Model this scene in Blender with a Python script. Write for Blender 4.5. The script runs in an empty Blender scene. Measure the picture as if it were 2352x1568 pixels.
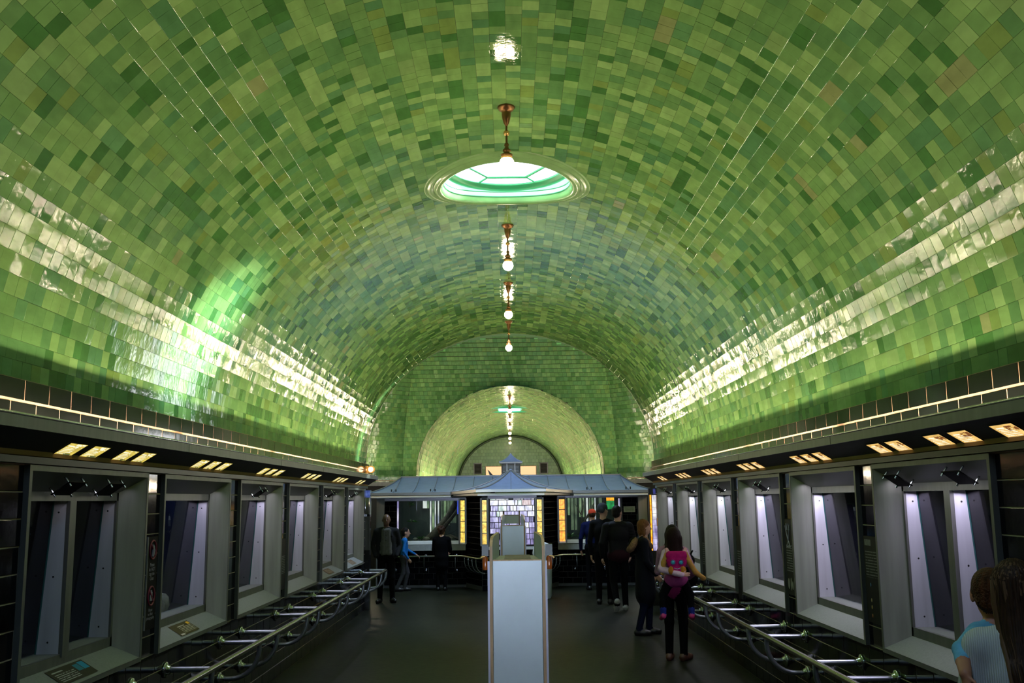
import bpy, bmesh, math, random
import numpy as np
from mathutils import Vector, Matrix

random.seed(11)
rng = np.random.default_rng(11)
sc = bpy.context.scene
COL = sc.collection
PI = math.pi

# ------------------------------------------------------------------ camera, world, lights, exposure
CAM_H = 1.94
F_PX = 2287.0
PITCH, YAW, ROLL = math.atan(362 / F_PX), 0.0032, 0.012
fw = Vector((math.sin(YAW) * math.cos(PITCH), math.cos(YAW) * math.cos(PITCH), math.sin(PITCH)))
rt = Vector((math.cos(YAW), -math.sin(YAW), 0))
up = rt.cross(fw)
cr, sr = math.cos(ROLL), math.sin(ROLL)
rt, up = rt * cr - up * sr, up * cr + rt * sr
cam_data = bpy.data.cameras.new('camera')
cam_data.sensor_width = 36.0
cam_data.lens = 36.0 * F_PX / 2352
cam_data.clip_start = 0.05
cam = bpy.data.objects.new('camera', cam_data)
cam.matrix_world = Matrix(((rt.x, up.x, -fw.x, 0), (rt.y, up.y, -fw.y, 0), (rt.z, up.z, -fw.z, CAM_H), (0, 0, 0, 1)))
COL.objects.link(cam)
sc.camera = cam
CAM = np.array([0, 0, CAM_H]); CR, CU, CF = (np.array(v) for v in (rt, up, fw))


def project(p):                    # picture position of world points, only used to rank tiles by size
    d = np.asarray(p, float) - CAM
    z = d @ CF
    return 1176 + F_PX * (d @ CR) / z, 784 - F_PX * (d @ CU) / z, z


vs = sc.view_settings
vs.view_transform = 'Standard'
vs.look = 'None'
vs.exposure = 0.1
vs.gamma = 1.0
vs.use_curve_mapping = False
sc.cycles.max_bounces = 8
sc.cycles.diffuse_bounces = 3
sc.cycles.glossy_bounces = 4
sc.cycles.transmission_bounces = 4
sc.cycles.transparent_max_bounces = 8
sc.cycles.sample_clamp_indirect = 6.0
sc.cycles.caustics_reflective = False
sc.cycles.caustics_refractive = False

world = bpy.data.worlds.new('sky')
sc.world = world
world.use_nodes = True
wb = world.node_tree.nodes['Background']
wb.inputs[0].default_value = (0.82, 0.92, 1.0, 1)
wb.inputs[1].default_value = 1.9


def lamp(name, kind, loc, energy, color, direction=(0, 0, -1), size=None, size_y=None, spread=None, shape=None, xdir=None):
    d = bpy.data.lights.new(name, kind)
    d.energy = energy
    d.color = color
    if kind == 'AREA':
        d.shape = shape or ('RECTANGLE' if size_y else 'SQUARE')
        d.size = size
        if size_y:
            d.size_y = size_y
        if spread:
            d.spread = spread
    o = bpy.data.objects.new(name, d)
    COL.objects.link(o)
    z = -Vector(direction).normalized()
    if xdir is None:
        xdir = (0, 1, 0) if abs(z.y) < 0.9 else (1, 0, 0)
    x = Vector(xdir); x = (x - z * x.dot(z)).normalized()
    y = z.cross(x)
    o.matrix_world = Matrix(((x.x, y.x, z.x, loc[0]), (x.y, y.y, z.y, loc[1]), (x.z, y.z, z.z, loc[2]), (0, 0, 0, 1)))
    return o


WARM = (1.0, 0.80, 0.56)
HW, SPRING, RISE = 2.65, 2.60, 2.41          # half width of the hall, height where the vault springs, its rise
CROWN = SPRING + RISE
V0, V1 = -3.0, 18.4                          # the first hall runs from V0 to V1
X0, X1, XC, XA = 18.4, 28.0, 23.2, 4.8       # the octagonal crossing
H0, H1 = 27.2, 48.4                          # the second hall
SKY_Y, SKY_R = 9.3, 0.64                     # the round skylight
# warm fluorescent tubes lying on top of both cornices
for s in (-1, 1):
    for k in range(5):
        lamp('cornice_tube_light', 'AREA', (s * 2.56, 3.2 + 3.1 * k, 2.3936), (27, 40, 50, 53, 54)[k], WARM, (-s * 0.22, 0, 0.975), 2.9, 0.012)
    for k in range(3):
        lamp('far_cornice_tube_light', 'AREA', (s * 2.40, 30.6 + 6.3 * k, 2.42), 135, WARM, (-s * 0.36, 0, 0.93), 5.4, 0.03)
    lamp('crossing_tube_light', 'AREA', (s * 3.75, 26.75, 2.46), 50, WARM, (-s * 0.45, -0.45, 0.77), 2.1, 0.03, xdir=(s, -1, 0))
    lamp('crossing_side_tube_light', 'AREA', (s * 4.6, 23.2, 2.46), 190, WARM, (-s * 0.6, 0.2, 0.77), 5.0, 0.03)
spot = lamp('pavilion_fill_spot', 'SPOT', (0, 16.6, 4.85), 300, (1.0, 0.95, 0.88), (0, 5.0, -2.72))  # added spot with no fixture, brightens the bay gutter
spot.data.spot_size = math.radians(20); spot.data.spot_blend = 0.6
# daylight
lamp('entrance_daylight', 'AREA', (0, V0 + .3, 2.1), 8.5, (0.62, 0.76, 1.0), (0, 1, -.03), 1.2, 1.6, math.radians(20), xdir=(1, 0, 0))
lamp('first_skylight_daylight', 'AREA', (0, 1.4, CROWN - .08), 60, (0.46, 0.68, 1.0), (0, 0, -1), 1.2, shape='DISK')
lamp('crossing_daylight', 'AREA', (0, 20.0, 6.8), 420, (0.52, 0.67, 1.0), (0, 0, -1), 1.6, shape='DISK')
sun = lamp('sun', 'SUN', (4, 12, 8), 90.0, (0.80, 1.0, 0.93), (-2.42, -1.05, -1.62))
sun.data.angle = math.radians(12)
portal = lamp('skylight_portal', 'AREA', (0, SKY_Y, CROWN + 0.42), 1, (1, 1, 1), (0, 0, -1), 1.3, shape='DISK')
portal.data.cycles.is_portal = True

# ------------------------------------------------------------------ materials
def new_mat(name):
    m = bpy.data.materials.new(name)
    m.use_nodes = True
    nt = m.node_tree
    return m, nt, nt.nodes['Principled BSDF'], nt.nodes['Material Output']


def mat(name, base, rough=0.5, metal=0.0, emit=None, estr=0.0, spec=0.5, noise=None, bump=None, coat=0.0):
    """base colour with optional (scale, amount) colour noise and (scale, strength) bump in world space"""
    m, nt, p, out = new_mat(name)
    N, L = nt.nodes, nt.links
    p.inputs['Base Color'].default_value = (*base, 1)
    p.inputs['Roughness'].default_value = rough
    p.inputs['Metallic'].default_value = metal
    p.inputs['Specular IOR Level'].default_value = spec
    p.inputs['Coat Weight'].default_value = coat
    if emit:
        p.inputs['Emission Color'].default_value = (*emit, 1)
        p.inputs['Emission Strength'].default_value = estr
    if noise or bump:
        geo = N.new('ShaderNodeNewGeometry')
    if noise:
        t = N.new('ShaderNodeTexNoise'); t.inputs['Scale'].default_value = noise[0]; t.inputs['Detail'].default_value = 4
        mp = N.new('ShaderNodeMapping'); mp.inputs['Scale'].default_value = noise[2] if len(noise) > 2 else (1, 1, 1)
        L.new(geo.outputs['Position'], mp.inputs[0]); L.new(mp.outputs[0], t.inputs['Vector'])
        r = N.new('ShaderNodeMapRange'); r.inputs[3].default_value = 1 - noise[1]; r.inputs[4].default_value = 1 + noise[1]
        r.inputs[1].default_value = 0.3; r.inputs[2].default_value = 0.7
        L.new(t.outputs[0], r.inputs[0])
        v = N.new('ShaderNodeVectorMath'); v.operation = 'SCALE'; v.inputs[0].default_value = base
        L.new(r.outputs[0], v.inputs['Scale']); L.new(v.outputs[0], p.inputs['Base Color'])
    if bump:
        t = N.new('ShaderNodeTexNoise'); t.inputs['Scale'].default_value = bump[0]; t.inputs['Detail'].default_value = 2
        L.new(geo.outputs['Position'], t.inputs['Vector'])
        b = N.new('ShaderNodeBump'); b.inputs['Strength'].default_value = bump[1]; b.inputs['Distance'].default_value = 0.02
        L.new(t.outputs[0], b.inputs['Height']); L.new(b.outputs[0], p.inputs['Normal'])
    return m


def attr_tile_mat(name, rough, bump_scale, bump_str, dirt=0.12, spec=0.5):
    """glazed tile: colour from the tile's own colour attribute, rippled glaze"""
    m, nt, p, out = new_mat(name)
    N, L = nt.nodes, nt.links
    a = N.new('ShaderNodeAttribute'); a.attribute_name = 'Col'
    geo = N.new('ShaderNodeNewGeometry')
    t = N.new('ShaderNodeTexNoise'); t.inputs['Scale'].default_value = 14; t.inputs['Detail'].default_value = 5
    mp = N.new('ShaderNodeMapping'); mp.inputs['Scale'].default_value = (1, 0.35, 1)
    L.new(geo.outputs['Position'], mp.inputs[0]); L.new(mp.outputs[0], t.inputs['Vector'])
    r = N.new('ShaderNodeMapRange'); r.inputs[1].default_value = 0.3; r.inputs[2].default_value = 0.7
    r.inputs[3].default_value = 1 - dirt; r.inputs[4].default_value = 1 + dirt
    L.new(t.outputs[0], r.inputs[0])
    v = N.new('ShaderNodeVectorMath'); v.operation = 'SCALE'
    L.new(a.outputs['Color'], v.inputs[0]); L.new(r.outputs[0], v.inputs['Scale']); L.new(v.outputs[0], p.inputs['Base Color'])
    p.inputs['Roughness'].default_value = rough
    p.inputs['Specular IOR Level'].default_value = spec
    if bump_str:
        t2 = N.new('ShaderNodeTexNoise'); t2.inputs['Scale'].default_value = bump_scale; t2.inputs['Detail'].default_value = 5
        L.new(geo.outputs['Position'], t2.inputs['Vector'])
        b = N.new('ShaderNodeBump'); b.inputs['Strength'].default_value = bump_str; b.inputs['Distance'].default_value = 0.01
        L.new(t2.outputs[0], b.inputs['Height']); L.new(b.outputs[0], p.inputs['Normal'])
    return m


def print_mat(name, bg, bg2, ink, rows, x0, x1, y0, y1, emit=0.0, pic=None, pic_box=None, pic2=None, pic2_box=None, title=True):
    """a printed panel: background, lines of small print inside the box x0..x1, y0..y1 of the UV square, and flat picture patches"""
    m, nt, p, out = new_mat(name)
    N, L = nt.nodes, nt.links
    uv = N.new('ShaderNodeUVMap'); sep = N.new('ShaderNodeSeparateXYZ'); L.new(uv.outputs[0], sep.inputs[0])
    U, V = sep.outputs[0], sep.outputs[1]

    def M(op, a, b=None, c=None):
        n = N.new('ShaderNodeMath'); n.operation = op
        for i, q in enumerate((a, b, c)):
            if q is None: continue
            if isinstance(q, (int, float)): n.inputs[i].default_value = q
            else: L.new(q, n.inputs[i])
        return n.outputs[0]

    def box(bx):
        f = M('MULTIPLY', M('GREATER_THAN', U, bx[0]), M('LESS_THAN', U, bx[1]))
        return M('MULTIPLY', f, M('MULTIPLY', M('GREATER_THAN', V, bx[2]), M('LESS_THAN', V, bx[3])))

    def mix(f, a, b):
        n = N.new('ShaderNodeMix'); n.data_type = 'RGBA'
        for sock, q in ((n.inputs[0], f), (n.inputs[6], a), (n.inputs[7], b)):
            if isinstance(q, tuple): sock.default_value = (*q, 1)
            elif isinstance(q, (int, float)): sock.default_value = q
            else: L.new(q, sock)
        return n.outputs[2]

    row = M('MULTIPLY', V, rows)
    fr = M('FRACT', row)
    line = M('MULTIPLY', M('GREATER_THAN', fr, 0.32), M('LESS_THAN', fr, 0.72))
    cx = N.new('ShaderNodeCombineXYZ')
    L.new(M('MULTIPLY', U, 16), cx.inputs[0]); L.new(M('MULTIPLY', M('FLOOR', row), 7.3), cx.inputs[1])
    t = N.new('ShaderNodeTexNoise'); t.inputs['Scale'].default_value = 1.3; L.new(cx.outputs[0], t.inputs['Vector'])
    word = M('GREATER_THAN', t.outputs[0], 0.40)
    txt = M('MULTIPLY', M('MULTIPLY', line, word), box((x0, x1, y0, y1)))
    t3 = N.new('ShaderNodeTexNoise'); t3.inputs['Scale'].default_value = 3.0; L.new(uv.outputs[0], t3.inputs['Vector'])
    obj = N.new('ShaderNodeObjectInfo')
    add = N.new('ShaderNodeVectorMath'); add.operation = 'ADD'; L.new(uv.outputs[0], add.inputs[0]); L.new(obj.outputs['Location'], add.inputs[1])
    L.new(add.outputs[0], t3.inputs['Vector'])
    bgc = mix(M('MULTIPLY', t3.outputs[0], 1.3), bg, bg2)
    col = mix(txt, bgc, ink)
    if title:
        tt = M('MULTIPLY', box((x0, x0 + (x1 - x0) * 0.55, y1 + 0.05, y1 + 0.12)), M('GREATER_THAN', t.outputs[0], 0.36))
        col = mix(tt, col, ink)
    for pc, pb in ((pic, pic_box), (pic2, pic2_box)):
        if pc:
            t4 = N.new('ShaderNodeTexNoise'); t4.inputs['Scale'].default_value = 5; L.new(add.outputs[0], t4.inputs['Vector'])
            blob = M('MULTIPLY', box(pb), M('GREATER_THAN', t4.outputs[0], 0.47) if emit else 1.0)
            col = mix(blob, col, pc)
    if emit:
        p.inputs['Base Color'].default_value = (0.02, 0.02, 0.02, 1)
        L.new(col, p.inputs['Emission Color']); p.inputs['Emission Strength'].default_value = emit
    else:
        L.new(col, p.inputs['Base Color'])
    p.inputs['Roughness'].default_value = 0.5
    p.inputs['Specular IOR Level'].default_value = 0.12
    return m


def pane_mat(name, tint, transp, rough=0.0, gloss=1.0):
    """clear or frosted glass that lets light straight through, with mirror reflections growing at grazing angles"""
    m, nt, p, out = new_mat(name)
    N, L = nt.nodes, nt.links
    N.remove(p)
    tr = N.new('ShaderNodeBsdfTransparent'); tr.inputs[0].default_value = (*tint, 1)
    gl = N.new('ShaderNodeBsdfGlossy'); gl.inputs['Roughness'].default_value = rough
    fr = N.new('ShaderNodeFresnel')
    gb = N.new('ShaderNodeNewGeometry')                  # the same reflection from either side of the sheet
    mr = N.new('ShaderNodeMapRange'); mr.inputs[3].default_value = 1.5; mr.inputs[4].default_value = 1 / 1.5
    L.new(gb.outputs['Backfacing'], mr.inputs[0]); L.new(mr.outputs[0], fr.inputs[0])
    mx = N.new('ShaderNodeMixShader')
    gm = N.new('ShaderNodeMath'); gm.operation = 'MULTIPLY'; gm.inputs[1].default_value = gloss
    L.new(fr.outputs[0], gm.inputs[0]); L.new(gm.outputs[0], mx.inputs[0])
    first = tr
    if transp < 1:
        tl = N.new('ShaderNodeBsdfTranslucent'); tl.inputs[0].default_value = (*tint, 1)
        m0 = N.new('ShaderNodeMixShader'); m0.inputs[0].default_value = transp
        L.new(tl.outputs[0], m0.inputs[1]); L.new(tr.outputs[0], m0.inputs[2]); first = m0
    L.new(first.outputs[0], mx.inputs[1]); L.new(gl.outputs[0], mx.inputs[2]); L.new(mx.outputs[0], out.inputs[0])
    return m


# ------------------------------------------------------------------ mesh collector
class MB:
    def __init__(s):
        s.v, s.f, s.m, s.uv, s.sm = [], [], [], {}, []

    def add(s, verts, faces, mi=0, smooth=False):
        o = len(s.v)
        s.v += [tuple(map(float, q)) for q in verts]
        for fc in faces:
            s.f.append(tuple(i + o for i in fc)); s.m.append(mi); s.sm.append(smooth)
        return s

    def quad(s, a, b, c, d, mi=0, uv=None):
        s.add([a, b, c, d], [(0, 1, 2, 3)], mi)
        if uv:
            s.uv[len(s.f) - 1] = uv
        return s

    def box(s, lo, hi, mi=0):
        (x0, y0, z0), (x1, y1, z1) = lo, hi
        return s.add([(x0, y0, z0), (x1, y0, z0), (x1, y1, z0), (x0, y1, z0), (x0, y0, z1), (x1, y0, z1), (x1, y1, z1), (x0, y1, z1)],
                     [(3, 2, 1, 0), (4, 5, 6, 7), (0, 1, 5, 4), (1, 2, 6, 5), (2, 3, 7, 6), (3, 0, 4, 7)], mi)

    def hexa(s, p, mi=0):          # eight corners, bottom ring then top ring
        return s.add(p, [(3, 2, 1, 0), (4, 5, 6, 7), (0, 1, 5, 4), (1, 2, 6, 5), (2, 3, 7, 6), (3, 0, 4, 7)], mi)

    def tube(s, path, r, n=10, mi=0, caps=True, smooth=True):
        path = [Vector(p) for p in path]
        rs = r if isinstance(r, (list, tuple)) else [r] * len(path)
        rings, ref = [], None
        for i, p in enumerate(path):
            t = (path[min(i + 1, len(path) - 1)] - path[max(i - 1, 0)]).normalized()
            if ref is None:
                ref = Vector((0, 0, 1)) if abs(t.z) < 0.9 else Vector((1, 0, 0))
            a = (ref - t * ref.dot(t)).normalized(); ref = a
            b = t.cross(a)
            rings.append([p + (a * math.cos(2 * PI * k / n) + b * math.sin(2 * PI * k / n)) * rs[i] for k in range(n)])
        vs_ = [q for rg in rings for q in rg]
        fs = [(i * n + k, i * n + (k + 1) % n, (i + 1) * n + (k + 1) % n, (i + 1) * n + k) for i in range(len(path) - 1) for k in range(n)]
        s.add(vs_, fs, mi, smooth)
        if caps:
            s.add(rings[0], [tuple(range(n))[::-1]], mi); s.add(rings[-1], [tuple(range(n))], mi)
        return s

    def lathe(s, prof, c=(0, 0, 0), n=20, mi=0, axis='z', smooth=True):
        vs_ = []
        for r, h in prof:
            for k in range(n):
                a = 2 * PI * k / n
                q = (r * math.cos(a), r * math.sin(a), h) if axis == 'z' else (h, r * math.cos(a), r * math.sin(a))
                vs_.append((q[0] + c[0], q[1] + c[1], q[2] + c[2]))
        fs = [(i * n + k, i * n + (k + 1) % n, (i + 1) * n + (k + 1) % n, (i + 1) * n + k) for i in range(len(prof) - 1) for k in range(n)]
        s.add(vs_, fs, mi, smooth)
        for i, rev in ((0, True), (len(prof) - 1, False)):
            if prof[i][0] > 1e-4:
                ring = tuple(range(i * n, i * n + n))
                s.add(vs_[i * n:i * n + n], [tuple(range(n))[::-1] if rev else tuple(range(n))], mi)
        return s

    def ball(s, c, r, n=14, m=9, mi=0):
        rr = r if isinstance(r, (list, tuple)) else (r, r, r)
        vs_, fs = [], []
        for i in range(m + 1):
            th = PI * i / m
            for k in range(n):
                ph = 2 * PI * k / n
                vs_.append((c[0] + rr[0] * math.sin(th) * math.cos(ph), c[1] + rr[1] * math.sin(th) * math.sin(ph), c[2] + rr[2] * math.cos(th)))
        for i in range(m):
            for k in range(n):
                fs.append((i * n + k, (i + 1) * n + k, (i + 1) * n + (k + 1) % n, i * n + (k + 1) % n))
        return s.add(vs_, fs, mi, True)

    def mirror(s, sx):
        if sx < 0:
            s.v = [(-x, y, z) for x, y, z in s.v]
            s.f = [f[::-1] for f in s.f]
            s.uv = {k: tuple(u[::-1]) for k, u in s.uv.items()}
        return s

    def build(s, name, mats, parent=None, loc=(0, 0, 0), kind=None, label=None):
        me = bpy.data.meshes.new(name)
        me.from_pydata(s.v, [], s.f)
        for mm in (mats if isinstance(mats, (list, tuple)) else [mats]):
            me.materials.append(mm)
        me.polygons.foreach_set('material_index', s.m)
        me.polygons.foreach_set('use_smooth', s.sm)
        if s.uv:
            ul = me.uv_layers.new(name='UVMap')
            for fi, uvs in s.uv.items():
                pl = me.polygons[fi]
                for j, li in enumerate(pl.loop_indices):
                    ul.data[li].uv = uvs[j]
        me.update()
        return link(name, me, parent, loc, kind, label)


def link(name, me, parent=None, loc=(0, 0, 0), kind=None, label=None):
    o = bpy.data.objects.new(name, me)
    COL.objects.link(o)
    o.location = loc
    if parent is not None:
        o.parent = parent
    if kind:
        o['kind'] = kind
    if label:
        o['label'] = label
    return o


def tag(o, label, cat, group=None):
    o['label'] = label; o['category'] = cat
    if group:
        o['group'] = group
    return o


def thing(name, label, cat, loc=(0, 0, 0), rz=0.0, group=None):
    o = bpy.data.objects.new(name, None)
    COL.objects.link(o)
    o.empty_display_size = 0.1
    o.location = loc; o.rotation_euler = (0, 0, rz)
    return tag(o, label, cat, group)


def copy_tree(o, parent=None):
    c = o.copy(); COL.objects.link(c)
    if parent is not None:
        c.parent = parent
    for ch in list(o.children):
        copy_tree(ch, c)
    return c


def fast_mesh(name, V, Fq, cols=None, mats=()):
    me = bpy.data.meshes.new(name)
    V = np.asarray(V, np.float32); Fq = np.asarray(Fq, np.int32)
    me.vertices.add(len(V)); me.vertices.foreach_set('co', V.ravel())
    k = Fq.shape[1]
    me.loops.add(Fq.size); me.loops.foreach_set('vertex_index', Fq.ravel())
    me.polygons.add(len(Fq))
    me.polygons.foreach_set('loop_start', np.arange(0, Fq.size, k, dtype=np.int32))
    for mm in mats:
        me.materials.append(mm)
    me.update(calc_edges=True)
    me.polygons.foreach_set('use_smooth', np.zeros(len(Fq), bool))
    if cols is not None:
        a = me.color_attributes.new('Col', 'FLOAT_COLOR', 'POINT')
        a.data.foreach_set('color', np.concatenate([cols, np.ones((len(V), 1))], 1).astype(np.float32).ravel())
    return me


# a slab tile, unit square with a chamfered face, scaled by (a, b) and raised by h
def slab(a, b, h, c=0.004):
    V = [(-a, -b, 0), (a, -b, 0), (a, b, 0), (-a, b, 0),
         (-a, -b, h - c * .6), (a, -b, h - c * .6), (a, b, h - c * .6), (-a, b, h - c * .6),
         (-a + c, -b + c, h), (a - c, -b + c, h), (a - c, b - c, h), (-a + c, b - c, h)]
    Fc = [(8, 9, 10, 11)]
    for k in range(4):
        j = (k + 1) % 4
        Fc += [(k, j, 4 + j, 4 + k), (4 + k, 4 + j, 8 + j, 8 + k)]
    return np.array(V, float), np.array(Fc)


def place_tiles(parent, name, centers, T1, T2, NN, sizes, cols, m, h=0.006, tilt=0.012, limit=300, stuff_name=None, shared=None, chamfer=0.004, score=None):
    """Tiles with centre, two in-plane axes and normal each. The `limit` that show largest become objects sharing meshes, the rest one stuff part."""
    n = len(centers)
    centers, T1, T2, NN, sizes, cols = (np.asarray(q, float) for q in (centers, T1, T2, NN, sizes, cols))
    tl = rng.normal(0, tilt, (n, 2))
    N2 = NN + T1 * tl[:, :1] + T2 * tl[:, 1:]
    N2 /= np.linalg.norm(N2, axis=1, keepdims=True)
    A = T1 - N2 * (T1 * N2).sum(1, keepdims=True); A /= np.linalg.norm(A, axis=1, keepdims=True)
    B = np.cross(N2, A)
    px, py, pz = project(centers)
    view = centers - CAM
    area = np.abs((view * N2).sum(1)) / np.linalg.norm(view, axis=1) * sizes[:, 0] * sizes[:, 1] / np.maximum(pz, .1) ** 2
    inside = (pz > .3) & (px > -20) & (px < 2372) & (py > -20) & (py < 1588)
    rank = np.where(inside, area, area * 1e-6)
    order = np.argsort(-rank)
    keep = order[:limit][inside[order[:limit]]]
    cache = {}
    for i in keep:
        key = (round(sizes[i, 0], 3), round(sizes[i, 1], 3), tuple(np.round(cols[i], 3)))
        if key not in cache:
            V, Fc = slab(key[0], key[1], h, chamfer)
            cache[key] = fast_mesh(name, V, Fc, np.tile(cols[i], (len(V), 1)), (m,))
        o = bpy.data.objects.new(name, cache[key])
        COL.objects.link(o)
        a, b, c, p = A[i], B[i], N2[i], centers[i]
        o.matrix_world = Matrix(((a[0], b[0], c[0], p[0]), (a[1], b[1], c[1], p[1]), (a[2], b[2], c[2], p[2]), (0, 0, 0, 1)))
        if parent is not None:
            o.parent = parent
    rest = np.setdiff1d(np.arange(n), keep)
    if len(rest):
        V0_, F0_ = slab(1, 1, 1, 0)
        k = len(V0_)
        u = V0_.copy()
        c = chamfer
        sx = np.sign(u[:, 0]); sy = np.sign(u[:, 1])
        top = (np.arange(k) >= 8).astype(float); mid = ((np.arange(k) >= 4) & (np.arange(k) < 8)).astype(float)
        S = sizes[rest]
        lx = sx[None] * (S[:, :1] - top[None] * c); ly = sy[None] * (S[:, 1:2] - top[None] * c)
        lz = np.broadcast_to(top[None] * h + mid[None] * (h - c * .6), lx.shape)
        W = centers[rest][:, None] + lx[..., None] * A[rest][:, None] + ly[..., None] * B[rest][:, None] + lz[..., None] * N2[rest][:, None]
        Fa = (F0_[None] + (np.arange(len(rest)) * k)[:, None, None]).reshape(-1, 4)
        me = fast_mesh(stuff_name or name, W.reshape(-1, 3), Fa, np.repeat(cols[rest], k, 0), (m,))
        link(stuff_name or name, me, parent, kind='stuff')
    return len(keep), len(rest)

# ------------------------------------------------------------------ palette
M_GREEN = attr_tile_mat('green_glazed_tile', 0.05, 22, 0.14, 0.12, 0.36)
M_GREEN_FAR = attr_tile_mat('green_glazed_tile_far', 0.22, 30, 0.05)
M_BLACK = attr_tile_mat('black_glazed_tile', 0.09, 9, 0.05, 0.3, 0.22)
M_BLACK_S = attr_tile_mat('black_satin_tile', 0.5, 9, 0.05, 0.3, 0.0)
M_GROUT_D = mat('dark_joint', (0.055, 0.08, 0.03), 0.9)
M_GROUT_L = mat('pale_joint', (0.42, 0.34, 0.26), 0.85)
M_GROUT_B = mat('band_joint', (0.40, 0.25, 0.15), 0.9, spec=.1)
M_STEEL = mat('satin_steel', (0.15, 0.15, 0.138), 0.42, 0.35, noise=(22, 0.12, (1, 1, 0.06)))
M_STEEL_D = mat('dark_bronze_steel', (0.035, 0.035, 0.03), 0.38, 0.5, noise=(9, 0.15))
M_CHROME = mat('polished_steel', (0.36, 0.38, 0.39), 0.18, 1.0)
M_BRASS = mat('aged_brass', (0.23, 0.115, 0.05), 0.32, 0.9)
M_COPPER = mat('bright_copper', (0.75, 0.42, 0.16), 0.30, 0.8)  # brighter copper tone for knuckle, collar and spout
M_BLACKM = mat('black_matte', (0.006, 0.006, 0.006), 0.6)
M_VOID = mat('dark_tank_lining', (0.012, 0.012, 0.02), 0.5, noise=(3, 0.5))
M_PLY = mat('plywood_edge', (0.42, 0.24, 0.11), 0.5, noise=(30, 0.25, (1, 1, 0.1)))
M_LAM = mat('white_laminate', (0.56, 0.60, 0.65), 0.30, noise=(3, 0.04))
M_TEALW = mat('sea_green_glaze', (0.38, 0.62, 0.50), 0.3)
M_TEALD = mat('deep_green_moulding', (0.05, 0.30, 0.14), 0.3)

GREENS = np.array([[.205, .335, .12], [.25, .385, .15], [.145, .27, .095], [.12, .235, .085], [.095, .21, .08], [.052, .155, .042], [.042, .125, .035],
                   [.10, .23, .10], [.075, .19, .085], [.17, .25, .07], [.20, .31, .12], [.24, .26, .12]])
GREENS = GREENS * np.array([.96, 1.08, .95])
GREENS = GREENS * .90 + GREENS[[0, 2, 3]].mean(0) * .10
GP = np.array([.14, .09, .20, .14, .11, .07, .05, .05, .035, .045, .06, .004]); GP /= GP.sum()


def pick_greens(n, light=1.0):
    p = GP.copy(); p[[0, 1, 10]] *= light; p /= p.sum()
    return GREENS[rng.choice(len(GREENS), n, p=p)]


# ------------------------------------------------------------------ the barrel vaults
def vault_curve(hw, rise, spring, pitch):
    t = np.linspace(0, PI, 2001)
    x, z = -hw * np.cos(t), spring + rise * np.sin(t)
    s = np.concatenate([[0], np.cumsum(np.hypot(np.diff(x), np.diff(z)))])
    n = int(round(s[-1] / pitch))
    sm = (np.arange(n) + .5) * s[-1] / n
    X, Z = np.interp(sm, s, x), np.interp(sm, s, z)
    th = np.interp(sm, s, t)
    T = np.stack([hw * np.sin(th), 0 * th, rise * np.cos(th)], 1); T /= np.linalg.norm(T, axis=1, keepdims=True)
    Nn = np.stack([T[:, 2], 0 * th, -T[:, 0]], 1)          # points into the room
    return X, Z, T, Nn, s[-1] / n


def vault_tiles(hw, rise, spring, y0, y1, pitch, hole=None, rag=0.004):
    X, Z, T, Nn, w = vault_curve(hw, rise, spring, pitch)
    C, A, B, D, S = [], [], [], [], []
    for i in range(len(X)):
        y = y0 - rng.uniform(0, pitch)
        while y < y1:
            L = pitch * rng.uniform(0.93, 1.07)
            yc = y + L / 2
            if yc + L / 2 <= y1 + .02 and yc - L / 2 >= y0 - .12 and not (hole and X[i] ** 2 + (yc - hole[0]) ** 2 < hole[1] ** 2 and Z[i] > spring + 1):
                C.append((X[i] + Nn[i, 0] * 0, yc, Z[i])); A.append((0, 1, 0)); B.append(T[i]); D.append(Nn[i]); S.append((round(L / 2 - .0010, 4), w / 2 - .0009))
            y += L
    return C, A, B, D, S


def vault_shell(name, hw, rise, spring, y0, y1, ny, nt, m, hole=None, off=0.006):
    t = np.linspace(0, PI, nt + 1)
    xs, zs = -(hw + off) * np.cos(t), spring + (rise + off) * np.sin(t)
    ys = np.linspace(y0, y1, ny + 1)
    V = [(xs[i], y, zs[i]) for y in ys for i in range(nt + 1)]
    Fc = []
    for j in range(ny):
        for i in range(nt):
            cx, cy, cz = (xs[i] + xs[i + 1]) / 2, (ys[j] + ys[j + 1]) / 2, zs[i]
            if hole and cx * cx + (cy - hole[0]) ** 2 < hole[1] ** 2 and cz > spring + 1:
                continue
            a = j * (nt + 1) + i
            Fc.append((a, a + 1, a + nt + 2, a + nt + 1))
    o = link(name, fast_mesh(name, V, Fc, None, (m,)), kind='structure')
    return o


ceiling = vault_shell('ceiling', HW, RISE, SPRING, V0, V1, 240, 110, M_GROUT_D, hole=(SKY_Y, SKY_R + .07))
C, A, B, D, S = vault_tiles(HW, RISE, SPRING, 3.0, V1, 0.108, hole=(SKY_Y, SKY_R + .06))
nC = len(C)
cols = pick_greens(nC)
# neighbours often share a shade
for i in range(1, nC):
    if rng.random() < 0.22:
        cols[i] = cols[i - 1]
place_tiles(ceiling, 'glazed_tile', C, A, B, D, S, cols, M_GREEN, h=0.006, tilt=0.008, limit=300, stuff_name='glazed_tiling', chamfer=0.0007)
ceiling2 = vault_shell('ceiling', 2.55, RISE, SPRING, H0, H1, 4, 80, M_GROUT_D)
C, A, B, D, S = vault_tiles(2.55, RISE, SPRING, H0, H1, 0.16)
place_tiles(ceiling2, 'glazed_tile', C, A, B, D, S, pick_greens(len(C), 2.0), M_GREEN_FAR, h=0.005, tilt=0.02, limit=0, stuff_name='glazed_tiling', chamfer=0.002)

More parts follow.
